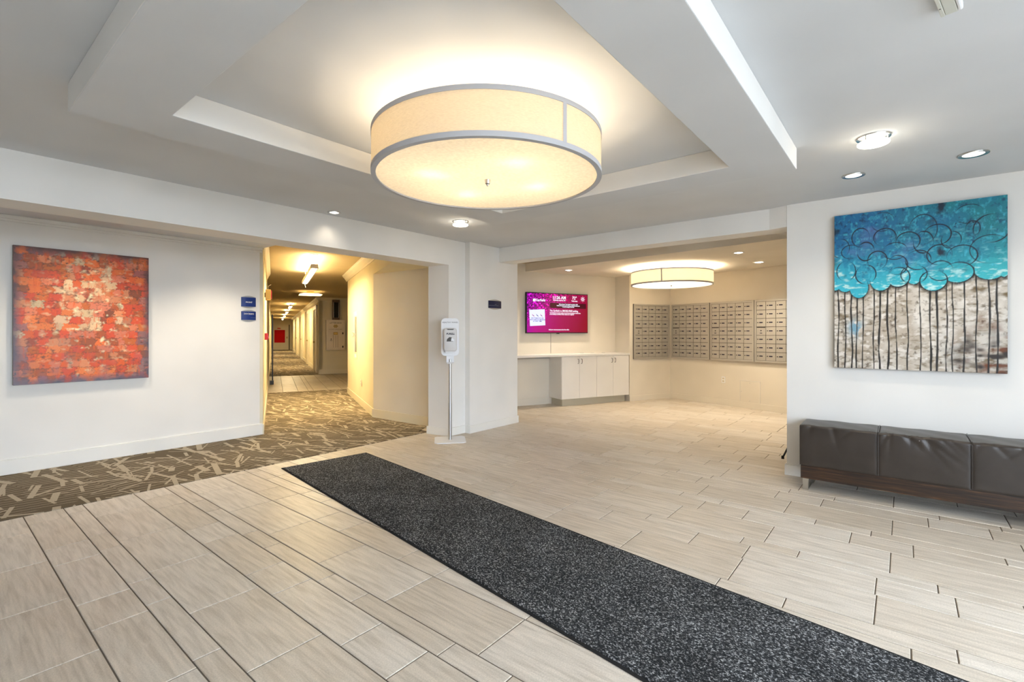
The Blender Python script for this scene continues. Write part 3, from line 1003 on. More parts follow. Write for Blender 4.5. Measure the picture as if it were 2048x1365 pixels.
WARM = (1.0, 0.80, 0.54)
drum('drum_lamp', 'large round linen drum lamp inside the square ceiling soffit', (1.965, 1.763, 2.125), 0.61, 0.22, ZC, 3.7, WARM, -104, (147, 65, -27, -110), 'diffuser')
drum('drum_lamp', 'round linen drum lamp hanging in the mailroom before the mailboxes', (7.97, 3.02, 2.09), 0.655, 0.225, 2.388, 21.0, (1.0, 0.84, 0.62), 188, (40, 130, 220, 310), 'diffuser_bright')

# ------------------------------------------------------------------ downlights
def recessed(label, loc, r=0.075, lit='lamp_dim', energy=0, col=(1, 0.86, 0.66), group='recessed ceiling downlights'):
    t = thing('downlight', label, 'downlight', loc, 0, group)
    MB().lathe([(r * 0.72, -0.004), (r, -0.006), (r * 1.02, -0.002), (r, 0.0), (r * 0.72, 0.0), (r * 0.72, -0.004)], 32).build('trim_ring', 'chrome' if lit == 'lamp_dim' else 'white_plastic', t, smooth=True)
    MB().lathe([(0.0, -0.0012), (r * 0.72, -0.0012)], 32).build('lens', lit, t)
    MB().lathe([(0.0, -0.014), (r * 0.3, -0.012), (r * 0.32, -0.0014), (0.0, -0.0014)], 20).build('lamp', 'lamp_hot' if lit != 'lamp_dim' else 'lamp_dim', t, smooth=True)
    if energy:
        light('lamp_light', 'SPOT', (0, 0, -0.03), energy, col, t, spot_size=R(120), spot_blend=0.9, shadow_soft_size=0.05)
    return t


def glass_disc(label, loc):
    t = thing('downlight', label, 'downlight', loc, 0, 'glass disc ceiling lights')
    MB().lathe([(0.0, -0.008), (0.085, -0.008), (0.088, -0.004), (0.088, 0.0), (0.0, 0.0)], 36).build('base_ring', 'chrome', t, smooth=True)
    MB().lathe([(0.0, -0.046), (0.074, -0.046), (0.08, -0.042), (0.08, -0.034), (0.074, -0.030), (0.0, -0.030)], 36).build('glass_disc', 'lamp_hot', t, smooth=True)
    MB().lathe([(0.0, -0.02), (0.05, -0.02), (0.05, -0.008), (0.0, -0.008)], 24).build('lamp', 'lamp_hot', t)
    for a in (30, 150, 270):
        MB().lathe([(0.0, -0.031), (0.004, -0.031), (0.004, -0.008), (0, -0.008)], 8, (0.068 * math.cos(R(a)), 0.068 * math.sin(R(a)), 0)).build('standoff', 'chrome', t)
    light('lamp_light', 'POINT', (0, 0, -0.075), 0.9, (1, 0.84, 0.6), t, shadow_soft_size=0.03)
    return t


glass_disc('lit glass disc light on the right ceiling near the blue painting', (3.602, 0.139, ZC))
glass_disc('lit glass disc light on the ceiling in front of the column', (3.604, 3.615, ZC))
recessed('recessed downlight above the blue painting, nearer the soffit', (4.389, 0.288, ZC), 0.072, 'lamp_dim', 9)
recessed('recessed downlight above the blue painting, at the right edge', (4.356, -0.356, ZC), 0.078, 'lamp_dim', 9)
recessed('recessed downlight in the ceiling just before the corridor header beam', (2.563, 4.300, ZC), 0.062, 'lamp_dim', 1.6)
recessed('lit recessed downlight in the mailroom ceiling above the television', (7.149, 4.525, 2.388), 0.075, 'lamp_hot', 42, group='mailroom downlights')
recessed('lit recessed mailroom downlight nearer the beam, right of the drum lamp', (7.036, 1.74, 2.388), 0.075, 'lamp_hot', 42, group='mailroom downlights')
recessed('lit recessed mailroom downlight nearer the mailboxes, right of the drum lamp', (8.184, 1.729, 2.388), 0.085, 'lamp_hot', 55, group='mailroom downlights')
recessed('recessed downlight hidden above the orange painting behind the header', (1.05, 5.75, 2.375), 0.07, 'lamp_hot', 26)
recessed('recessed downlight hidden behind the header near the blue wall signs', (2.25, 5.65, 2.375), 0.07, 'lamp_hot', 34)

# ceiling box at the top right
t = thing('ceiling_device', 'long pale grey plastic housing fixed to the ceiling at the top right', 'ceiling device', (2.337, -0.106, ZC), -10)
MB().box(-0.34, -0.002, -0.046, -0.0135, -0.029, -0.001).build('housing', 'beige_plastic', t, bevel=0.002)
MB().box(-0.34, 0.0, -0.0125, 0.0, -0.030, -0.001).build('side_rail', 'beige_plastic', t, bevel=0.002)
MB().box(-0.34, -0.004, -0.060, -0.047, -0.030, -0.001).build('side_rail', 'white_plastic', t, bevel=0.005)
MB().lathe([(0, -0.0312), (0.002, -0.0312), (0.002, -0.0295), (0, -0.0295)], 10, (-0.066, -0.006, 0)).build('screw', 'ink', t)

# ------------------------------------------------------------------ corridor lights
def pendant(label, s0, s1, tt, z, zc, w, energy):
    t = thing('pendant_light', label, 'lamp', (*ST(s0, tt), z), CA, 'linear corridor pendants')
    ln = s1 - s0
    prof = [(-w / 2, 0.0), (-w / 2, 0.012), (-w * 0.42, 0.065), (w * 0.42, 0.065), (w / 2, 0.012), (w / 2, 0.0)]
    h = MB()
    n = len(prof)
    h.add([(0, y, zz) for y, zz in prof] + [(ln, y, zz) for y, zz in prof], [(i, n + i, n + (i + 1) % n, (i + 1) % n) for i in range(n)] + [tuple(range(n)), tuple(range(n, 2 * n))[::-1]])
    h.build('housing', 'chutebox', t)
    MB().box(0.03, ln - 0.02, -w * 0.34, w * 0.34, -0.004, -0.0005).build('lens', 'tube', t)
    MB().box(0.05, ln - 0.05, -w * 0.30, w * 0.30, 0.0655, 0.069).build('uplight_lens', 'tube', t)
    up = zc - z
    for x in (min(0.12, ln * 0.1), ln * 0.9):
        MB().tube([(x, 0, 0.065), (x, 0, up)], 0.004, 6).build('suspension_rod', 'white_plastic', t)
        MB().lathe([(0, up - 0.012), (0.06, up - 0.012), (0.065, up), (0, up)], 16, (x, 0, 0)).build('canopy', 'white_plastic', t)
    MB().tube([(ln - 0.03, 0, -0.002), (ln + 0.02, -0.02, -0.08)], 0.003, 5).build('pull_cord', 'white_plastic', t)
    light('lamp_light', 'AREA', (ln / 2, 0, -0.012), energy, (1, 0.77, 0.41), t, shape='RECTANGLE', size=ln * 0.9, size_y=w * 0.6)
    light('lamp_light', 'AREA', (ln / 2, 0, 0.078), energy * 0.5, (1, 0.77, 0.41), t, shape='RECTANGLE', size=ln * 0.9, size_y=w * 0.5, rot=(R(180), 0, 0))
    return t


def zcor(s):
    return float(np.interp(s, [r_[0] for r_ in rows], [r_[1] for r_ in rows]))


names = ('nearest linear pendant light hanging at the corridor mouth', 'second linear pendant light down the corridor', 'third linear pendant light down the corridor', 'fourth linear pendant light far down the corridor', 'farthest linear pendant light before the red panelled door')
for nm, (s0, s1, z) in zip(names, ((1.12, 3.7, 2.295), (12.2, 13.8, 2.25), (17.2, 18.8, 2.235), (22.6, 24.2, 2.22), (28.5, 30.1, 2.20))):
    pendant(nm, s0, s1, 0.69, z, zcor(s0), 0.115, 42 if s0 < 5 else 24)
t = thing('dish_light', 'shallow square glass dish ceiling light in the corridor before the letter box', 'lamp', (*ST(7.5, 1.04), 2.335), CA - 90)
o = MB()
for (h0, z0), (h1, z1) in (((0.285, 0.0), (0.285, 0.010)), ((0.285, 0.010), (0.19, 0.042)), ((0.19, 0.042), (0.08, 0.046))):
    o.add([(-h0, -h0, z0), (h0, -h0, z0), (h0, h0, z0), (-h0, h0, z0), (-h1, -h1, z1), (h1, -h1, z1), (h1, h1, z1), (-h1, h1, z1)], [(0, 1, 5, 4), (1, 2, 6, 5), (2, 3, 7, 6), (3, 0, 4, 7)])
o.add([(-0.285, -0.285, 0), (0.285, -0.285, 0), (0.285, 0.285, 0), (-0.285, 0.285, 0)], [(3, 2, 1, 0)])
o.build('dish', 'amber_glass', t)
MB().box(-0.085, 0.085, -0.085, 0.085, 0.047, zcor(7.5) - 2.335 - 0.006).build('neck', 'ochre', t)
light('lamp_light', 'POINT', (0, 0, 0.024), 16, (1, 0.76, 0.42), t, shadow_soft_size=0.015)

# ------------------------------------------------------------------ corridor furniture
t = thing('exit_sign', 'ochre box sign with red face on the corridor left wall', 'sign', (*ST(1.35, 0), 1.80), CA - 90)
MB().box(0.012, 0.085, -0.10, 0.10, 0, 0.155).build('housing', 'ochre', t, bevel=0.003)
MB().box(0.086, 0.10, -0.09, 0.09, 0.015, 0.14).build('sign_face', 'red', t)
MB().box(0.0, 0.012, -0.03, 0.03, 0.04, 0.11).build('bracket', 'dark_metal', t)
MB().tube([(0.05, 0, 0.155), (0.05, 0, 0.21), (0.09, 0, 0.235)], 0.004, 6).build('conduit', 'steel', t)
t = thing('fire_alarm', 'red fire alarm call point on the corridor left wall', 'fire alarm', (*ST(1.35, 0), 1.19), CA - 90)
MB().box(0.0, 0.05, -0.05, 0.05, 0, 0.10).build('housing', 'red', t, bevel=0.004)
MB().box(0.05, 0.062, -0.02, 0.02, 0.03, 0.06).build('pull_handle', 'sign_white', t)
t = thing('floor_pole', 'slim black pole with a square foot against the corridor left wall', 'pole', (*ST(6.6, 0.10), 0), CA - 90)
MB().box(-0.06, 0.03, -0.06, 0.06, 0.0, 0.10).build('foot', 'black', t, bevel=0.004)
MB().box(-0.012, 0.018, -0.012, 0.012, 0.10, 1.75).build('pole', 'black', t, bevel=0.002)

t = thing('wall_cabinet', 'narrow recessed wall cabinet with dark glass strip and ring pull in the corridor', 'cabinet', (*ST(2.68, 1.535), 0), CA + 180)
MB().box(-0.24, 0.24, -0.012, 0.004, 0.80, 1.70).build('frame', 'cream_trim', t, bevel=0.002)
MB().box(0.02, 0.16, -0.018, -0.012, 0.94, 1.60).build('glass_strip', 'cab_glass', t)
MB().box(0.0, 0.02, -0.022, -0.012, 0.93, 1.61).build('glass_stop', 'steel', t)
MB().tube([(-0.06 + 0.045 * math.cos(a), -0.02 - 0.035 * abs(math.sin(a)), 1.27 + 0.05 * math.sin(a)) for a in np.linspace(0, 2 * math.pi, 17)], 0.006, 6).build('ring_pull', 'steel', t)
MB().box(0.0, 0.16, -0.016, -0.012, 1.63, 1.69).build('name_plate', 'sign_white', t)
MB().box(-0.03, 0.16, -0.020, -0.012, 0.83, 0.89).build('name_plate', 'sign_white', t)


def outlet(label, loc, rz):
    t = thing('wall_outlet', label, 'outlet', loc, rz, 'wall outlets')
    MB().box(-0.036, 0.036, -0.006, 0, -0.058, 0.058).build('plate', 'sign_white', t, bevel=0.003)
    for z in (-0.024, 0.024):
        MB().box(-0.018, 0.018, -0.009, -0.006, z - 0.016, z + 0.016).build('socket', 'cream_trim', t, bevel=0.002)
        for x in (-0.008, 0.008):
            MB().box(x - 0.0025, x + 0.0025, -0.0095, -0.009, z - 0.007, z + 0.007).build('slot', 'ink', t)


outlet('white outlet low on the cream corridor wall', (*ST(1.87, 1.505), 0.42), CA + 180)
pm = Vector(MC2) + d3 * 1.155 + n3 * 0.0
outlet('white outlet below the mailboxes', (pm.x, pm.y, 0.453), -107.5)
pm = Vector(MC2) + d3 * 1.65 + n3 * 0.002
t = thing('access_panel', 'flush beige access panel low on the mailbox wall', 'access panel', (pm.x, pm.y, 0.10), -107.5)
MB().box(-0.175, 0.175, -0.004, 0, 0.0, 0.365).build('panel', 'beige', t, bevel=0.0015)
for x0, x1, z0, z1 in ((-0.181, -0.176, 0, 0.372), (0.176, 0.181, 0, 0.372), (-0.181, 0.181, 0.366, 0.372)):
    MB().box(x0, x1, -0.006, 0, z0, z1).build('rim', 'trim', t)
for x, z in ((-0.155, 0.18), (0, 0.335), (0, 0.03)):
    MB().cyl_y(x, z, 0.006, -0.0055, -0.004, 10).build('screw', 'steel', t)

# old letter box with glass chute
t = thing('letter_box', 'old cream letter box with brass crest under a dark glass mail chute', 'letter box', (*ST(9.19, 1.86), 0), CA - 90)
body = MB().box(-0.275, 0.275, -0.24, 0, 0.76, 1.70).build('body', 'chutebox', t, bevel=0.008)
MB().box(-0.215, 0.20, -0.248, -0.24, 0.80, 1.66).build('door', 'chutebox', t, bevel=0.003)
dr = t.children[-1]
text('lettering', 'LETTER BOX', 0.062, (-0.005, -0.2490, 1.60), 'ink', dr)
text('lettering', 'U.S. POST OFFICE DEPT', 0.038, (-0.005, -0.2490, 1.40), 'bronze', dr)
crest = [(0.065 * math.cos(a) * (1 + 0.12 * math.cos(6 * a)), 1.50 + 0.05 * math.sin(a) * (1 + 0.12 * math.cos(6 * a))) for a in np.linspace(0, 2 * math.pi, 37)[:-1]]
MB().prism_y([(x - 0.005, z) for x, z in crest], -0.256, -0.248).build('crest', 'brass', dr)
MB().box(-0.07, 0.06, -0.256, -0.248, 1.235, 1.315).build('time_card_frame', 'brass', dr, bevel=0.004)
MB().box(-0.052, 0.042, -0.2575, -0.256, 1.25, 1.30).build('time_card', 'ochre', dr)
for x in (-0.07, 0.0, 0.06):
    MB().box(x - 0.003, x + 0.003, -0.252, -0.248, 0.84, 1.22).build('rib', 'bronze', dr)
MB().cyl_y(-0.135, 1.10, 0.016, -0.258, -0.248, 14).build('lock', 'dark_metal', dr)
MB().tube([(-0.165, -0.25, 1.065), (-0.135, -0.27, 1.05), (-0.105, -0.25, 1.065)], 0.006, 6).build('handle', 'dark_metal', dr)
for z in (0.86, 1.28):
    MB().box(0.19, 0.225, -0.262, -0.24, z - 0.03, z + 0.03).build('hinge', 'dark_metal', t, bevel=0.004)
ch = MB().box(-0.07, 0.12, -0.10, -0.005, 1.70, 2.30).build('chute_back', 'bronze', t)
MB().box(-0.045, 0.095, -0.106, -0.1, 1.77, 2.25).build('chute_glass', 'chute_glass', t)
for x0, x1, z0, z1 in ((-0.085, -0.045, 1.74, 2.30), (0.095, 0.135, 1.74, 2.30), (-0.085, 0.135, 2.25, 2.33), (-0.085, 0.135, 1.70, 1.77)):
    MB().box(x0, x1, -0.118, -0.0, z0, z1).build('chute_frame', 'bronze', t, bevel=0.004)
for x0, x1, z0, z1 in ((-0.052, -0.044, 1.77, 2.25), (0.094, 0.102, 1.77, 2.25)):
    MB().box(x0, x1, -0.122, -0.118, z0, z1).build('chute_bead', 'chrome', t)

# ------------------------------------------------------------------ paintings
def vnoise(h, w, fy, fx, seed, octaves=3):
    g = np.random.default_rng(seed)
    out = np.zeros((h, w))
    amp, tot = 1.0, 0
    for k in range(octaves):
        ny, nx = int(fy * 2 ** k) + 2, int(fx * 2 ** k) + 2
        grid = g.random((ny + 1, nx + 1))
        yy = np.linspace(0, ny - 1.001, h)
        xx = np.linspace(0, nx - 1.001, w)
        y0, x0 = yy.astype(int), xx.astype(int)
        ty, tx = (yy - y0)[:, None], (xx - x0)[None, :]
        ty, tx = ty * ty * (3 - 2 * ty), tx * tx * (3 - 2 * tx)
        a = grid[y0][:, x0] * (1 - tx) + grid[y0][:, x0 + 1] * tx
        b_ = grid[y0 + 1][:, x0] * (1 - tx) + grid[y0 + 1][:, x0 + 1] * tx
        out += amp * (a * (1 - ty) + b_ * ty)
        tot += amp
        amp *= 0.55
    return out / tot


def srgb(r, g, b_):
    c = np.array([r, g, b_]) / 255.0
    return np.where(c <= 0.04045, c / 12.92, ((c + 0.055) / 1.055) ** 2.4)


def mixc(a, b_, t):
    t = np.clip(t, 0, 1)[..., None]
    return a * (1 - t) + b_ * t


def canvas(name, label, w, h, depth, loc, rz, rgb, relief, edge):
    ny, nx = rgb.shape[:2]
    t = thing(name, label, 'painting', loc, rz)
    st = MB().box(-w / 2, w / 2, -depth, -0.004, 0, h).build('stretcher', edge, t, bevel=0.003)
    xs = np.linspace(-w / 2 + 0.001, w / 2 - 0.001, nx)
    zs = np.linspace(h - 0.001, 0.001, ny)
    X, Z = np.meshgrid(xs, zs)
    Y = -depth - 0.0012 - relief
    co_ = np.stack([X, Y, Z], -1).reshape(-1, 3)
    idx = np.arange(ny * nx).reshape(ny, nx)
    q = np.stack([idx[1:, :-1], idx[1:, 1:], idx[:-1, 1:], idx[:-1, :-1]], -1).reshape(-1, 4)
    me = bpy.data.meshes.new('painted_surface')
    me.from_pydata(co_.tolist(), [], q.tolist())
    at = me.attributes.new('paint', 'FLOAT_COLOR', 'POINT')
    at.data.foreach_set('color', np.concatenate([rgb.reshape(-1, 3), np.ones((ny * nx, 1))], 1).astype(np.float32).ravel())
    link('painted_surface', me, 'art', t, smooth=False)
    return t


def orange_art(ny=300, nx=240):
    g = np.random.default_rng(5)
    V, U = np.meshgrid(np.linspace(0, 1, ny), np.linspace(0, 1, nx), indexing='ij')
    wob = 0.014 * (vnoise(ny, nx, 10, 8, 1) - 0.5) + 0.020 * (vnoise(ny, nx, 60, 90, 61, 2) - 0.5)
    wobx = 0.03 * (vnoise(ny, nx, 18, 8, 2) - 0.5) + 0.045 * (vnoise(ny, nx, 90, 60, 62, 2) - 0.5)
    nrow = 18
    rowf = (V + wob) * nrow
    row = np.clip(rowf.astype(int), 0, nrow - 1)
    edge = np.minimum(np.abs(U - 0.5), 0.5)
    rgb = np.zeros((ny, nx, 3))
    seamd = np.minimum(rowf - np.floor(rowf), np.ceil(rowf) - rowf) / nrow
    pal = [srgb(222, 86, 18), srgb(230, 104, 40), srgb(208, 66, 24), srgb(196, 92, 26), srgb(232, 116, 60), srgb(216, 72, 34), srgb(178, 78, 30)]
    pink, white, dark, purple, blue = srgb(226, 160, 150), srgb(240, 222, 212), srgb(96, 50, 36), srgb(120, 86, 118), srgb(86, 96, 142)
    for r_ in range(nrow):
        cuts = [0]
        while cuts[-1] < 1:
            cuts.append(cuts[-1] + g.uniform(0.05, 0.11))
        for a, c in zip(cuts[:-1], cuts[1:]):
            m_ = (row == r_) & (U + wobx >= a) & (U + wobx < c)
            mid_u, mid_v = (a + c) / 2, (r_ + 0.5) / nrow
            col = pal[g.integers(len(pal))] * g.uniform(0.9, 1.15)
            cen = math.exp(-(((mid_u - 0.55) / 0.30) ** 2 + ((mid_v - 0.48) / 0.40) ** 2))
            out = max(abs(mid_u - 0.5) * 2, abs(mid_v - 0.5) * 2)
            x = g.random()
            if x < 0.22 * cen + 0.01:
                col = white * g.uniform(0.75, 1.0) * 0.62 + col * 0.38
            elif x < 0.55 * cen + 0.1:
                col = pink * 0.35 + col * 0.65
            elif x > 0.955:
                col = dark * 0.6 + col * 0.4
            if out > 0.84 and g.random() < 0.35:
                col = (purple if mid_v < 0.55 else (purple * 0.5 + blue * 0.5)) * 0.6 + col * 0.4
            rgb[m_] = col
            ed = np.minimum(U + wobx - a, c - U - wobx)
            mm = m_ & (ed < 0.006) & (g.random() < 0.7)
            rgb[mm] = rgb[mm] * 0.72
    rgb[(seamd < 0.0034) & (vnoise(ny, nx, 30, 14, 63, 2) > 0.47)] *= 0.55
    n1 = vnoise(ny, nx, 60, 30, 6, 3)
    n2 = vnoise(ny, nx, 22, 60, 7, 3)
    n3_ = vnoise(ny, nx, 6, 5, 8, 4)
    cen = np.exp(-(((U - 0.55) / 0.30) ** 2 + ((V - 0.5) / 0.38) ** 2))
    rgb = mixc(rgb, white[None, None], ((vnoise(ny, nx, 34, 20, 64, 3) - 0.60) * 7) * (0.05 + 0.85 * cen))
    rgb = mixc(rgb, pink[None, None], ((n3_ - 0.52) * 3.0) * (0.1 + 0.3 * cen))
    rgb = mixc(rgb, pal[0][None, None], ((n2 - 0.60) * 5) * 0.8)
    rgb = mixc(rgb, dark[None, None], ((0.38 - n1) * 5) * 0.8)
    e = np.minimum(np.minimum(U, 1 - U), np.minimum(V, 1 - V))
    border = np.clip((0.055 - e) / 0.055, 0, 1) * (0.4 + 1.2 * vnoise(ny, nx, 20, 16, 9, 3))
    bc = srgb(86, 44, 46)[None, None] * (1 - V[..., None]) + srgb(78, 74, 110)[None, None] * V[..., None]
    rgb = mixc(rgb, np.broadcast_to(bc, rgb.shape), border * 0.95)
    low = np.clip((V - 0.68) * 2.2, 0, 1) * np.clip(vnoise(ny, nx, 10, 10, 12, 3) * 3 - 1.35, 0, 1) + np.clip((0.12 - U) * 8, 0, 1) * np.clip(V * 1.2 - 0.35, 0, 1)
    rgb = mixc(rgb, srgb(112, 98, 136)[None, None], low * 0.75)
    rel = 0.0011 * n1 + 0.0006 * n2
    return np.clip(rgb * np.array([0.93, 1.04, 0.70]), 0, 1), rel


def blue_art(ny=400, nx=330):
    V, U = np.meshgrid(np.linspace(0, 1, ny), np.linspace(0, 1, nx), indexing='ij')

    def uv(x, y):
        u = (x - 45) / 1835
        yt, yb = 280 - 233 * u, 1882 + 64 * u
        return u, (y - yt) / (yb - yt), 1835, yb - yt

    n1 = vnoise(ny, nx, 40, 40, 21, 4)
    n2 = vnoise(ny, nx, 9, 8, 22, 4)
    n3_ = vnoise(ny, nx, 70, 24, 23, 3)
    n4 = vnoise(ny, nx, 30, 90, 24, 3)
    top = mixc(np.broadcast_to(srgb(12, 108, 160), (ny, nx, 3)), srgb(16, 128, 140)[None, None], U * 1.1 - 0.1 + (n2 - 0.5))
    top = mixc(top, srgb(24, 165, 200)[None, None], np.clip((V - 0.18) * 2.6, 0, 0.8) * np.clip(1.6 - U, 0.4, 1) * (0.5 + n2))
    top = mixc(top, srgb(36, 176, 178)[None, None], np.clip((V - 0.2) * 2.2, 0, 0.8) * U * (0.5 + n2))
    top = mixc(top, srgb(8, 66, 104)[None, None], (n1 - 0.57) * 5 * (0.9 - V))
    top = mixc(top, srgb(120, 200, 214)[None, None], (n3_ - 0.60) * 5 * np.clip(V * 2.2 - 0.1, 0, 1))
    top = mixc(top, srgb(60, 178, 206)[None, None], (vnoise(ny, nx, 46, 60, 27, 3) - 0.56) * 5 * (0.3 + 0.7 * n2))
    top = mixc(top, srgb(10, 40, 62)[None, None], (vnoise(ny, nx, 9, 8, 25, 5) - 0.66) * 7)
    top = mixc(top, srgb(110, 120, 190)[None, None], (vnoise(ny, nx, 7, 7, 26, 3) - 0.66) * 3 * (1 - U))
    # birch trunks below the crowns
    tan = mixc(np.broadcast_to(srgb(200, 188, 172), (ny, nx, 3)), srgb(232, 226, 216)[None, None], (n2 - 0.35) * 3)
    tan = mixc(tan, srgb(150, 136, 116)[None, None], (n4.T[:ny, :nx] if False else (n3_ - 0.54)) * 4)
    tan = mixc(tan, srgb(112, 98, 84)[None, None], (n1 - 0.62) * 5)
    tan = mixc(tan, srgb(240, 234, 226)[None, None], (vnoise(ny, nx, 40, 22, 36, 3) - 0.58) * 6)
    tan = mixc(tan, srgb(118, 98, 62)[None, None], (vnoise(ny, nx, 26, 12, 31, 3) - 0.58) * 4 * (0.2 + 0.8 * np.abs(U - 0.4) * 2))
    rust = (vnoise(ny, nx, 22, 14, 33, 2) - 0.44) * 5 * np.clip((U - 0.68) * 4, 0, 1) * np.clip((V - 0.62) * 4, 0, 1)
    tan = mixc(tan, srgb(124, 66, 26)[None, None], rust)
    tan = mixc(tan, srgb(52, 40, 34)[None, None], (vnoise(ny, nx, 30, 14, 34, 2) - 0.47) * 5 * np.clip((U - 0.62) * 4 + np.clip(0.25 - U, 0, 1) * 3, 0, 1) * np.clip((V - 0.7) * 4, 0, 1))
    tan = mixc(tan, srgb(130, 176, 200)[None, None], np.exp(-(((U - 0.14) / 0.045) ** 2 + ((V - 0.74) / 0.05) ** 2)) * 1.2 * (n1 > 0.42))
    lobes = [(60, 880, 110, 190), (180, 955, 122, 128), (345, 1035, 112, 110), (600, 955, 122, 110), (800, 920, 122, 106), (965, 885, 90, 112), (1170, 955, 142, 110), (1420, 868, 152, 112), (1720, 828, 152, 118), (1850, 800, 60, 120)]
    mask = V < 0.36
    lob = np.zeros((ny, nx), bool)
    shade = np.full((ny, nx), 9.0)
    lights = np.zeros((ny, nx))
    for x, y, rx, ry in lobes:
        u, v, a, b_ = uv(x, y)
        d_ = np.sqrt(((U - u) / (rx / a)) ** 2 + ((V - v) / (ry / b_)) ** 2)
        lob |= d_ < 1
        lights = np.maximum(lights, (d_ < 1) * (0.35 + 0.65 * np.clip((V - v) / (ry / b_) * 0.6 + 0.5, 0, 1)))
        shade = np.minimum(shade, d_)
    cu = [uv(x, y)[:2] for x, y, *_ in lobes]
    cu.sort()
    crown_m = lob | (V < np.interp(U[0], [p[0] for p in cu], [p[1] for p in cu])[None, :])
    mask = V < np.interp(U[0], [p[0] for p in cu], [p[1] - 0.02 for p in cu])[None, :]
    top = mixc(top, srgb(70, 205, 226)[None, None] * (1 - 0.25 * U[..., None]) + srgb(70, 214, 190)[None, None] * (0.25 * U[..., None]), lights * (0.25 + 0.6 * n1))
    top = mixc(top, srgb(190, 232, 232)[None, None], lights * (n3_ - 0.52) * 5)
    halo = np.clip((1.32 - shade) / 0.32, 0, 1) * (0.5 + n1)
    tan = mixc(tan, srgb(30, 28, 30)[None, None], halo * 1.0)
    for k, x in enumerate((95, 178, 258, 315, 390, 518, 585, 680, 770, 895, 1030, 1135, 1205, 1300, 1360, 1470, 1590, 1710, 1785)):
        u = (x - 45) / 1830
        g = np.random.default_rng(50 + k)
        path = u + 0.004 * np.sin(V * g.uniform(6, 16) + g.uniform(0, 6)) + 0.006 * (vnoise(ny, 2, 9, 1, 70 + k, 2)[:, :1] - 0.5)
        wd = g.uniform(0.0026, 0.0050) * (0.5 + vnoise(ny, 2, 14, 1, 90 + k, 2)[:, :1])
        tan = mixc(tan, srgb(24, 20, 20)[None, None], (wd * 1.5 - np.abs(U - path)) / (wd * 0.5))
    circ = [(365, 500, 105, 98, .7), (645, 495, 127, 95, .9), (900, 537, 131, 100, 1), (1210, 465, 140, 110, 1), (1525, 245, 142, 100, .5), (190, 860, 115, 105, .6), (425, 893, 120, 100, .9),
            (560, 742, 112, 98, .9), (425, 648, 100, 98, .9), (1010, 735, 135, 103, 1), (1232, 680, 130, 108, .8), (1455, 690, 150, 112, .9), (785, 790, 112, 102, .7), (245, 655, 112, 72, .6), (1560, 400, 70, 80, .6),
            (1735, 400, 172, 150, .7), (1240, 850, 128, 105, .7), (760, 640, 135, 90, .7), (1065, 545, 105, 115, .7), (1420, 868, 152, 108, 1), (1170, 955, 142, 108, 1), (800, 920, 122, 104, .9), (1720, 620, 190, 150, .5),
            (1060, 410, 150, 160, .5), (965, 890, 140, 100, .7), (120, 620, 110, 100, .5), (620, 330, 130, 100, .4), (1480, 345, 90, 16, .9), (1350, 520, 100, 90, .6)]
    for k, (x, y, rx, ry, st_) in enumerate(circ):
        u, v, a, b_ = uv(x, y)
        du, dv = (U - u) / (rx / a), (V - v) / (ry / b_)
        d_ = np.abs(np.sqrt(du * du + dv * dv) - 1) * (rx / a)
        ang = np.arctan2(dv, du)
        g = np.random.default_rng(200 + k)
        amp = np.clip(0.78 + 0.5 * np.sin(ang * g.integers(1, 3) + g.uniform(0, 6)), 0.22, 1)
        top = mixc(top, srgb(12, 22, 44)[None, None], (0.0036 * (0.4 + amp) - d_) / 0.0022 * st_ * amp)
    tan = tan * (0.90 - 0.22 * np.clip((U - 0.6) * 2, 0, 1) * np.clip((V - 0.55) * 2.5, 0, 1))[..., None]
    rgb = np.where(crown_m[..., None], top, tan)
    ring = (np.abs(shade - 1.0) < 0.035) & ~(mask)
    rgb[ring] = rgb[ring] * 0.35
    rel = 0.0012 * n1 + 0.0008 * n3_
    return np.clip(rgb * 0.92, 0, 1), rel


rgb, rel = orange_art()
canvas('orange_painting', 'large orange and red abstract brick-like canvas on the left wall', 1.022, 1.288, 0.042, (1.072, YL - 0.001, 0.816), 0, rgb, rel, 'bronze')
rgb, rel = blue_art()
canvas('blue_painting', 'large canvas of blue circles over pale birch trunks above the bench', 1.05, 1.303, 0.045, (XR - 0.001, -0.063, 1.0), -90, rgb, rel, 'dark_metal')

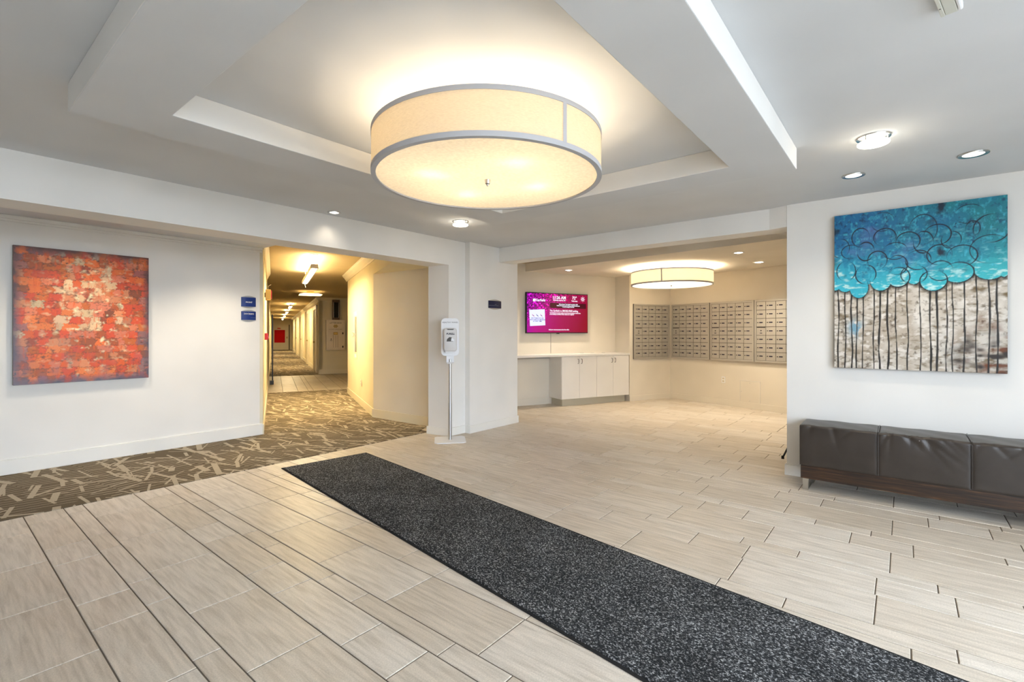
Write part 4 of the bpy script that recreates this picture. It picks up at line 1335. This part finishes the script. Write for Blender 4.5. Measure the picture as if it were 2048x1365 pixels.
# ------------------------------------------------------------------ wall signs
def sign(name, label, x, y, z, w, h, back, lines, icons, group):
    t = thing(name, label, 'sign', (x, y, z), 0, group)
    n = 12
    lens = [(-w / 2 + w * k / n, h * 0.5 + 0.020 * math.sin(math.pi * k / n)) for k in range(n + 1)] + [(w / 2 - w * k / n, -h * 0.5 - 0.020 * math.sin(math.pi * k / n)) for k in range(n + 1)]
    MB().prism_y(lens, -0.008, 0).build('back_plate', 'steel', t)
    # gently bowed printed face
    p = MB()
    vs_ = []
    for k in range(n + 1):
        xx = -w / 2 + w * k / n
        yy = -0.010 - 0.010 * math.sin(math.pi * k / n)
        vs_ += [(xx, yy, -h / 2), (xx, yy, h / 2), (xx, -0.008, -h / 2), (xx, -0.008, h / 2)]
    fs = []
    for k in range(n):
        a, b_ = 4 * k, 4 * k + 4
        fs += [(a, b_, b_ + 1, a + 1), (a + 2, a + 3, b_ + 3, b_ + 2), (a + 1, b_ + 1, b_ + 3, a + 3), (a, a + 2, b_ + 2, b_)]
    fs += [(0, 1, 3, 2), (4 * n, 4 * n + 2, 4 * n + 3, 4 * n + 1)]
    p.add(vs_, fs)
    face = p.build('sign_face', back, t)
    for body, size, xx, zz in lines:
        text('lettering', body, size, (xx, -0.0212, zz), 'sign_white', face, bold=0.0004)
    for xx, zz, r_ in icons:
        MB().lathe([(r_ * 0.5, 0), (r_, 0), (r_, 0.001), (r_ * 0.5, 0.001), (r_ * 0.5, 0)], 20).build('icon', 'sign_white', face)
        ic = face.children[-1]
        ic.rotation_euler = (R(90), 0, 0)
        ic.location = (xx, -0.0206, zz)
    return t


g_ = 'blue wall signs beside the corridor'
sign('wall_sign', 'blue wall sign reading FRONT STAIRWELL beside the corridor opening', 2.619, YL, 1.683, 0.172, 0.115, 'blue', [('FRONT', 0.024, 0, -0.005), ('STAIRWELL', 0.024, 0, -0.028)], [(0, 0.030, 0.017)], g_)
sign('wall_sign', "blue wall sign reading DOCTOR'S OFFICES beside the corridor opening", 2.619, YL, 1.512, 0.172, 0.105, 'blue', [("DOCTOR'S", 0.024, 0, 0.022), ('OFFICES', 0.024, 0, -0.004)], [(-0.058, -0.004, 0.0135), (0.062, -0.004, 0.0135)], g_)
t = sign('wall_sign', 'dark navy wall sign reading NO SMOKING on the white column', 4.985, 4.345, 1.684, 0.262, 0.098, 'navy', [('NO SMOKING', 0.030, 0.035, 0.003)], [(-0.085, 0.006, 0.026)], None)

# ------------------------------------------------------------------ sanitizer stand
t = thing('sanitizer_stand', 'white hand sanitizer dispenser on a floor stand in front of the jamb', 'sanitizer stand', (4.066, 4.255, 0), -42)
MB().prism([(-0.185, -0.15), (-0.15, -0.185), (0.15, -0.185), (0.185, -0.15), (0.185, 0.15), (0.15, 0.185), (-0.15, 0.185), (-0.185, 0.15)], 0, 0.010).build('base_plate', 'white_plastic', t, bevel=0.003)
MB().lathe([(0.0, 0.01), (0.021, 0.01), (0.021, 0.45), (0.0, 0.45)], 20).build('pole', 'steel', t, smooth=True)
MB().lathe([(0.0, 0.45), (0.018, 0.45), (0.018, 0.98), (0.0, 0.98)], 20).build('pole', 'steel', t, smooth=True)
MB().box(-0.047, 0.047, -0.012, 0.012, 0.94, 1.08).build('neck', 'white_plastic', t, bevel=0.004)
MB().prism_y([(-0.05, 0.945), (0.05, 0.945), (0.035, 0.925), (-0.035, 0.925)], -0.022, 0.022).build('collar', 'grey_plastic', t, bevel=0.003)


def rrect(x0, x1, z0, z1, r, n=6):
    out = []
    for cx, cz, a0 in ((x1 - r, z1 - r, 0), (x0 + r, z1 - r, 90), (x0 + r, z0 + r, 180), (x1 - r, z0 + r, 270)):
        out += [(cx + r * math.cos(R(a0 + 90 * k / n)), cz + r * math.sin(R(a0 + 90 * k / n))) for k in range(n + 1)]
    return out


bp = MB().prism_y(rrect(-0.108, 0.108, 1.02, 1.475, 0.05), -0.02, 0.0).build('back_board', 'white_plastic', t, bevel=0.004)
text('lettering', 'HEALTHY WAVES', 0.024, (0, -0.0206, 1.423), 'ink', bp)
ds = MB().prism_y(rrect(-0.078, 0.078, 1.075, 1.355, 0.032), -0.115, -0.02).build('dispenser', 'grey_plastic', t, bevel=0.016, seg=3, smooth=True)
text('lettering', 'PURELL', 0.030, (0.0, -0.1156, 1.285), 'ink', ds, shear=0.25, bold=0.0012)
MB().prism_y([(-0.048, 1.345), (0.048, 1.345), (0.03, 1.333), (-0.03, 1.333)], -0.1165, -0.112).build('window_slot', 'dark_metal', ds)
MB().prism_y([(-0.045, 1.195), (0.03, 1.195), (0.035, 1.22), (0.012, 1.245), (-0.012, 1.247), (-0.038, 1.225)], -0.1175, -0.114).build('level_window', 'dark_metal', ds)
MB().prism_y([(0.008, 1.20), (0.042, 1.2), (0.046, 1.215), (0.030, 1.232), (0.012, 1.236)], -0.119, -0.1145).build('logo_drop', 'white_plastic', ds)
MB().prism_y(rrect(-0.06, 0.06, 1.062, 1.085, 0.01), -0.105, -0.03).build('nozzle_housing', 'white_plastic', ds, bevel=0.003)

# ------------------------------------------------------------------ entrance mat
dx = Vector((3.05 - 2.199, 4.444 - 4.62)).normalized()
t = thing('entrance_mat', 'long charcoal speckled entrance mat with black rubber edge', 'mat', (2.199, 4.62, 0), math.degrees(math.atan2(dx.y, dx.x)) + 4.6)
t.rotation_euler = (0, 0, math.atan2(-(1.702 - 2.199), -(0.754 - 4.62)) * -1)
LW, LL = 0.872, 5.6
MB().box(0.016, LW - 0.016, -LL + 0.016, -0.016, 0.0005, 0.010).build('pile', 'rug', t, bevel=0.003)
for x0, x1, y0, y1 in ((0, LW, -0.016, 0), (0, LW, -LL, -LL + 0.016), (0, 0.016, -LL + 0.016, -0.016), (LW - 0.016, LW, -LL + 0.016, -0.016)):
    MB().box(x0, x1, y0, y1, 0.0005, 0.006).build('rubber_edge', 'rubber', t, bevel=0.002)

# ------------------------------------------------------------------ leather bench
BX, BY0 = 4.625, 0.672           # front face, left end
SEC = 0.522
t = thing('leather_bench', 'long dark brown leather bench on a wood plinth with chrome legs', 'bench', (BX, BY0, 0), -90)
# local x = along the bench (viewer's right), local y = towards the wall
ZT, ZB, DEP = 0.535, 0.205, 0.375


def cushion(x0, x1, first, last):
    r_ = 0.020
    prof = [(0.002, ZB, 0, 0)]
    prof += [(0.0, ZB + 0.004 + (ZT - r_ - ZB - 0.004) * k / 22, -1, 0) for k in range(23)]
    prof += [(r_ - r_ * math.cos(R(a_)), ZT - r_ + r_ * math.sin(R(a_)), -math.cos(R(a_)), math.sin(R(a_))) for a_ in (18, 36, 54, 72)]
    prof += [(r_ + (DEP - r_) * k / 12, ZT, 0, 1) for k in range(13)]
    prof += [(DEP, ZB, 0, 0)]
    wr = np.random.default_rng(int(x0 * 100) + 3)
    creases = [(wr.uniform(0.08, 0.92), wr.uniform(-1.3, 1.3), wr.uniform(0.010, 0.022), wr.uniform(0.06, 0.17)) for _ in range(13 if not first and not last else 4)]
    us = sorted(set([0, 0.004, 0.012, 0.03] + [k / 48 for k in range(2, 47)] + [0.97, 0.988, 0.996, 1.0]))
    vs_ = []
    for u in us:
        e_ = min(u, 1 - u) * (x1 - x0)
        puff = 1 - math.exp(-e_ / 0.012)
        for y, z, ny_, nz_ in prof:
            dsp = 0.0045 * (puff - 1)
            if ny_ < 0:
                dep = ZT - z
                for cu_, sl, wd, ln in creases:
                    q = (u - cu_) * (x1 - x0) - sl * dep
                    dsp += -0.0042 * math.exp(-(q / wd) ** 2) * math.exp(-(dep / ln) ** 2) * min(1, e_ / 0.03)
            if nz_ > 0.5:
                dsp += 0.006 * puff * math.sin(math.pi * min(1, max(0, y / DEP))) + 0.0018 * math.sin(u * 13 + y * 23 + x0 * 9) * puff
            vs_.append((x0 + u * (x1 - x0), y + ny_ * dsp, z + nz_ * dsp))
    n = len(prof)
    fs_ = [(i * n + k, (i + 1) * n + k, (i + 1) * n + (k + 1) % n, i * n + (k + 1) % n) for i in range(len(us) - 1) for k in range(n)]
    fs_ += [tuple(range(n)), tuple(range((len(us) - 1) * n, len(us) * n))[::-1]]
    me = MB().add(vs_, fs_).mesh('cushion')
    link('cushion', me, 'leather', t, smooth=True)


for k in range(3):
    cushion(k * SEC + 0.0012, (k + 1) * SEC - 0.0012, k == 0, k == 2)
for k in (1, 2):
    x = k * SEC
    MB().tube([(x, -0.004, ZB + 0.004), (x, -0.006, ZT - 0.016), (x, 0.006, ZT + 0.002), (x, DEP - 0.01, ZT + 0.002)], 0.0035, 6).build('seam_piping', 'leather', t, smooth=True)
MB().box(0.008, 3 * SEC - 0.008, 0.006, DEP - 0.006, 0.095, ZB - 0.001).build('plinth', 'wood', t, bevel=0.003)
for x in (0.022, 3 * SEC - 0.062):
    MB().box(x, x + 0.04, 0.012, 0.020, 0, 0.0955).build('leg', 'chrome', t)
    MB().box(x, x + 0.04, DEP - 0.03, DEP - 0.022, 0, 0.0955).build('leg', 'chrome', t)
    MB().box(x, x + 0.04, 0.020, DEP - 0.03, 0, 0.006).build('foot_bar', 'chrome', t)

# ------------------------------------------------------------------ tripod behind the right wall
t = thing('tripod_stand', 'black tripod stand whose foot peeks out behind the right wall', 'stand', (5.80, 0.72, 0), 0)
MB().tube([(0, 0, 0.35), (0, 0, 1.25)], 0.012, 10).build('pole', 'black', t)
for a, r_ in ((124.8, 0.30), (245, 0.24), (5, 0.30)):
    l_ = MB().tube([(0, 0, 0.62), (r_ * math.cos(R(a)), r_ * math.sin(R(a)), 0.012)], 0.009, 8).build('leg', 'black', t)
    MB().lathe([(0, 0), (0.014, 0), (0.012, 0.03), (0, 0.03)], 10, (r_ * math.cos(R(a)), r_ * math.sin(R(a)), 0)).build('rubber_foot', 'rubber', l_)
MB().lathe([(0, 0.58), (0.02, 0.58), (0.02, 0.66), (0, 0.66)], 12).build('collar', 'black', t)

# ------------------------------------------------------------------ television
TVO = Vector((6.69, 5.304)) + me_ * 0.81
t = thing('television', 'wall-mounted television showing a magenta and red notice screen', 'television', (TVO.x, TVO.y, 1.655), -MA)
w2, h2 = 0.662, 0.366
MB().box(-w2, w2, -0.075, -0.030, -h2, h2).build('housing', 'black', t, bevel=0.004)
MB().box(-0.25, 0.25, -0.030, 0.0, -0.2, 0.2).build('wall_mount', 'dark_metal', t)
sw, sh = w2 - 0.012, h2 - 0.016
scn = MB().box(-sw, sw, -0.0775, -0.0752, -sh, sh).build('screen', 'screen', t)
MB().box(-0.03, 0.03, -0.074, -0.06, -h2 - 0.012, -h2).build('sensor', 'dark_metal', t, bevel=0.002)


def sx(px):      # zoomed-photo pixels (crop of the set) to local x / z
    return (px - 918) / 690 * w2


def sz(py, px=918):
    tp, bt = 175 + (px - 220) * 45 / 1390, 1100
    return h2 - (py - tp) / (bt - tp) * 2 * h2


yF = -0.0779
MB().box(-sw, sw, yF - 0.0002, yF + 0.0003, -sh, sz(985)).build('ticker_bar', 'scr_dark', scn)
MB().box(sx(735), sx(1560), yF - 0.0002, yF + 0.0003, sz(540, 1150), sz(425, 1150)).build('notice_bar', 'scr_dark', scn)
card = MB().prism_y([(sx(285), sz(575, 285)), (sx(618), sz(560, 618)), (sx(632), sz(920, 632)), (sx(302), sz(938, 302))], yF - 0.0006, yF + 0.0002).build('notice_card', 'scr_pale', scn)
yT = yF - 0.0012
for k, px in enumerate((370, 458, 545)):
    MB().lathe([(0.026, 0), (0.034, 0), (0.034, 0.0006), (0.026, 0.0006), (0.026, 0)], 20).build('icon_ring', 'scr_red' if k != 1 else 'scr_ink', scn)
    ic = scn.children[-1]
    ic.rotation_euler = (R(90), 0, 0)
    ic.location = (sx(px), yT, sz(700, px) + 0.0)
    c0, c1 = sx(px), sz(700, px)
    MB().prism_y([(c0 - 0.024, c1 + 0.018), (c0 - 0.018, c1 + 0.024), (c0 + 0.024, c1 - 0.018), (c0 + 0.018, c1 - 0.024)], yT - 0.0004, yT).build('icon_bar', 'scr_red' if k != 1 else 'scr_ink', scn)
    MB().box(c0 - 0.015, c0 + 0.015, yT - 0.0004, yT, c1 - 0.004, c1 + 0.003).build('icon_bar', 'scr_ink', scn)
for body, z, s_ in (('NO TOBACCO OR', 762, 0.030), ('NON-TOBACCO SMOKING', 798, 0.026), ('AT ANY TIME', 832, 0.030)):
    text('lettering', body, s_, (sx(460), yT, sz(z, 460)), 'scr_ink', scn, bold=0.0006)
MB().box(sx(365), sx(415), yT, yF, sz(385, 390), sz(325, 390)).build('logo_block', 'scr_white', scn)
text('lettering', 'Garfield', 0.062, (sx(525), yT, sz(358, 525)), 'scr_white', scn, bold=0.001)
text('lettering', '11:26 AM', 0.074, (sx(940), yT, sz(300, 940)), 'scr_white', scn, bold=0.0016)
text('lettering', 'Wednesday, April 26, 2023', 0.030, (sx(942), yT, sz(358, 942)), 'scr_white', scn, sx=0.82, bold=0.0008)
text('lettering', '72\u00b0', 0.074, (sx(1290), yT, sz(308, 1290)), 'scr_white', scn, bold=0.0016)
text('lettering', 'Partly sunny', 0.032, (sx(1290), yT, sz(373, 1290)), 'scr_white', scn, sx=0.82, bold=0.0008)
c0, c1 = sx(1483), sz(330, 1483)
sun = MB().lathe([(0.014, 0), (0.024, 0), (0.024, 0.0006), (0.014, 0.0006), (0.014, 0)], 20).build('sun_icon', 'scr_white', scn)
sun.rotation_euler = (R(90), 0, 0)
sun.location = (c0, yT, c1)
ry_ = MB()
for k in range(8):
    a = k * math.pi / 4
    ca_, sa_ = math.cos(a), math.sin(a)
    ry_.prism_y([(c0 + 0.031 * ca_ - 0.004 * sa_, c1 + 0.031 * sa_ + 0.004 * ca_), (c0 + 0.031 * ca_ + 0.004 * sa_, c1 + 0.031 * sa_ - 0.004 * ca_), (c0 + 0.048 * ca_ + 0.004 * sa_, c1 + 0.048 * sa_ - 0.004 * ca_), (c0 + 0.048 * ca_ - 0.004 * sa_, c1 + 0.048 * sa_ + 0.004 * ca_)], yT - 0.0004, yT)
ry_.build('sun_rays', 'scr_white', scn)['kind'] = 'stuff'
for body, px, z, s_, al in (('Did you know? The Garfield was built in 1928', 1148, 450, 0.027, 'CENTER'), ('Residents with questions about the building can call the front desk any time', 1148, 482, 0.025, 'CENTER'), ('or send a message to the office', 1148, 510, 0.025, 'CENTER'),
                            ('The Garfield is a SMOKE-FREE building', 730, 592, 0.047, 'LEFT'), ('The Garfield bylaws state that smoking of any kind inside the building and within 25 feet', 728, 640, 0.027, 'LEFT'), ('of the building is prohibited. Please respect your neighbors', 728, 672, 0.027, 'LEFT'),
                            ('Add your announcements at the front office', 935, 1021, 0.030, 'CENTER')):
    sxk = {'Residents with questions about the building can call the front desk any time': 0.66, 'The Garfield bylaws state that smoking of any kind inside the building and within 25 feet': 0.70}.get(body, 0.82)
    text('lettering', body, s_, (sx(px), yT, sz(z, px)), 'scr_white', scn, align=al, sx=sxk, bold=0.0007)
# power lead down the wall
ld = MB().tube([(-0.115, -0.006, -h2), (-0.115, -0.006, -0.735)], 0.004, 6)
cbl = ld.build('power_lead', 'cable')
cbl.location = t.location
cbl.rotation_euler = t.rotation_euler
tag(cbl, 'thin grey power lead hanging from the television to the counter', 'cable')

# ------------------------------------------------------------------ counter and cabinets
CO = Vector((6.69, 5.304))        # on the wall line


def W2(u, v):
    p = CO + me_ * u - mn * v
    return p


CD = 0.435
UR = (Vector(T1) - CO).dot(me_)   # right end
t = thing('worktop', 'thin white worktop running along the wall below the television', 'worktop', (CO.x, CO.y, 0.915), -MA)
MB().box(-0.6, UR - 0.002, -CD, -0.002, -0.038, 0).build('slab', 'laminate', t, bevel=0.003)
MB().box(-0.6, UR - 1.545, -0.05, -0.002, -0.085, -0.0385).build('support_rail', 'steel', t)
for u in (0.92 + 0.42, 0.92 + 0.66, 1.42 + 0.42):
    MB().lathe([(0.0, 0.0), (0.035, 0.0), (0.035, 0.004), (0, 0.004)], 16, (u, -0.07, 0.0)).build('cable_grommet', 'steel', t)
u0 = 0.64 + 0.02
uw = (UR - 0.02 - u0) / 2
for k in range(2):
    a = u0 + k * uw
    t = thing('base_cabinet', ('white two-door base cabinet beside the open knee space', 'white two-door base cabinet next to the mailroom corner')[k], 'cabinet', (CO.x, CO.y, 0), -MA, 'base cabinets')
    MB().box(a + 0.0005, a + uw - 0.0005, -CD + 0.028, -0.004, 0.125, 0.876).build('body', 'laminate', t)
    MB().box(a + (0.05 if k == 0 else 0.0), a + uw - (0.05 if k else 0.0), -CD + 0.075, -0.01, 0, 0.125).build('toe_kick', 'kick', t)
    for j in range(2):
        x0, x1 = a + j * uw / 2 + 0.002, a + (j + 1) * uw / 2 - 0.002
        d = MB().box(x0, x1, -CD + 0.008, -CD + 0.027, 0.128, 0.872).build('door', 'laminate', t, bevel=0.0015)
        hx = (x1 - 0.035) if j == 0 else (x0 + 0.035)
        MB().tube([(hx, -CD + 0.008, 0.83), (hx, -CD - 0.02, 0.825), (hx, -CD - 0.024, 0.79), (hx, -CD - 0.02, 0.755), (hx, -CD + 0.008, 0.75)], 0.0048, 6).build('handle', 'dark_metal', d, smooth=True)

# ------------------------------------------------------------------ mailboxes
def mailbox_unit(label, origin, rz, w, z0, z1, first):
    t = thing('mailbox_unit', label, 'mailbox unit', (origin[0], origin[1], z0), rz, 'apartment mailbox units')
    h = z1 - z0
    if first:
        fr = 0.032
        MB().box(0, w, -0.018, -0.001, 0, h).build('back_panel', 'dark_metal', t)
        for x0, x1, a, b_ in ((0, fr, 0, h), (w - fr, w, 0, h), (fr, w - fr, 0, fr), (fr, w - fr, h - fr, h)):
            MB().box(x0, x1, -0.034, -0.018, a, b_).build('frame_bar', 'mailbox', t, bevel=0.002)
        cw, chh = (w - 2 * fr) / 5, (h - 2 * fr) / 7
        dm = MB().box(0.0035, cw - 0.0035, -0.028, -0.018, 0.0035, chh - 0.0035).mesh('door')
        dm.materials.append(M['mailbox'])
        lm = MB().cyl_y(0.028, chh * 0.52, 0.0085, -0.033, -0.028, 10).mesh('lock')
        lm.materials.append(M['dark_metal'])
        pm_ = MB().box(0.055, 0.115, -0.0295, -0.028, chh * 0.52 - 0.009, chh * 0.52 + 0.009).mesh('number_plate')
        pm_.materials.append(M['ink'])
        sm = MB().box(0.012, cw - 0.012, -0.031, -0.028, chh * 0.90, chh * 0.97).mesh('mail_slot')
        sm.materials.append(M['dark_metal'])
        l2 = MB().cyl_y(cw * 0.5, chh * 0.55, 0.010, -0.033, -0.028, 10).mesh('lock')
        l2.materials.append(M['dark_metal'])
        p2 = MB().box(cw * 0.38, cw * 0.62, -0.0295, -0.028, chh * 0.22, chh * 0.30).mesh('number_plate')
        p2.materials.append(M['ink'])
        for r_ in range(7):
            for c in range(5):
                d = link('door', dm, None, t)
                d.location = (fr + c * cw, 0, fr + r_ * chh)
                if r_ == 3 and c == 0:
                    d['label'] = 'outgoing mail slot door'
                    link('mail_slot', sm, None, d)
                    link('lock', l2, None, d)
                    link('number_plate', p2, None, d)
                else:
                    link('lock', lm, None, d)
                    link('number_plate', pm_, None, d)
    return t


def copy_tree(o, parent=None):
    c = o.copy()
    COL.objects.link(c)
    c.parent = parent
    for chd in list(o.children):
        copy_tree(chd, c)
    return c


MW = 0.918
m1 = mailbox_unit('single wall mailbox unit on the short wall left of the corner', Vector(MC1) + me_ * 0.085, -23.4, MW, 0.800, 1.848, True)
for lab, off in (('wall mailbox unit just right of the mailroom corner', 0.045), ('middle mailbox unit of the three on the long wall', 0.905), ('mailbox unit partly hidden by the right wall edge', 1.745)):
    c = copy_tree(m1)
    p = Vector(MC2) + d3 * off
    wv = (0.845, 0.83, 0.88)[(0.045, 0.905, 1.745).index(off)]
    c.location = (p.x, p.y, 0.800 + 0.003)
    c.rotation_euler = (0, 0, math.atan2(d3.y, d3.x))
    c.scale = (wv / MW, 1, 1)
    c['label'] = lab
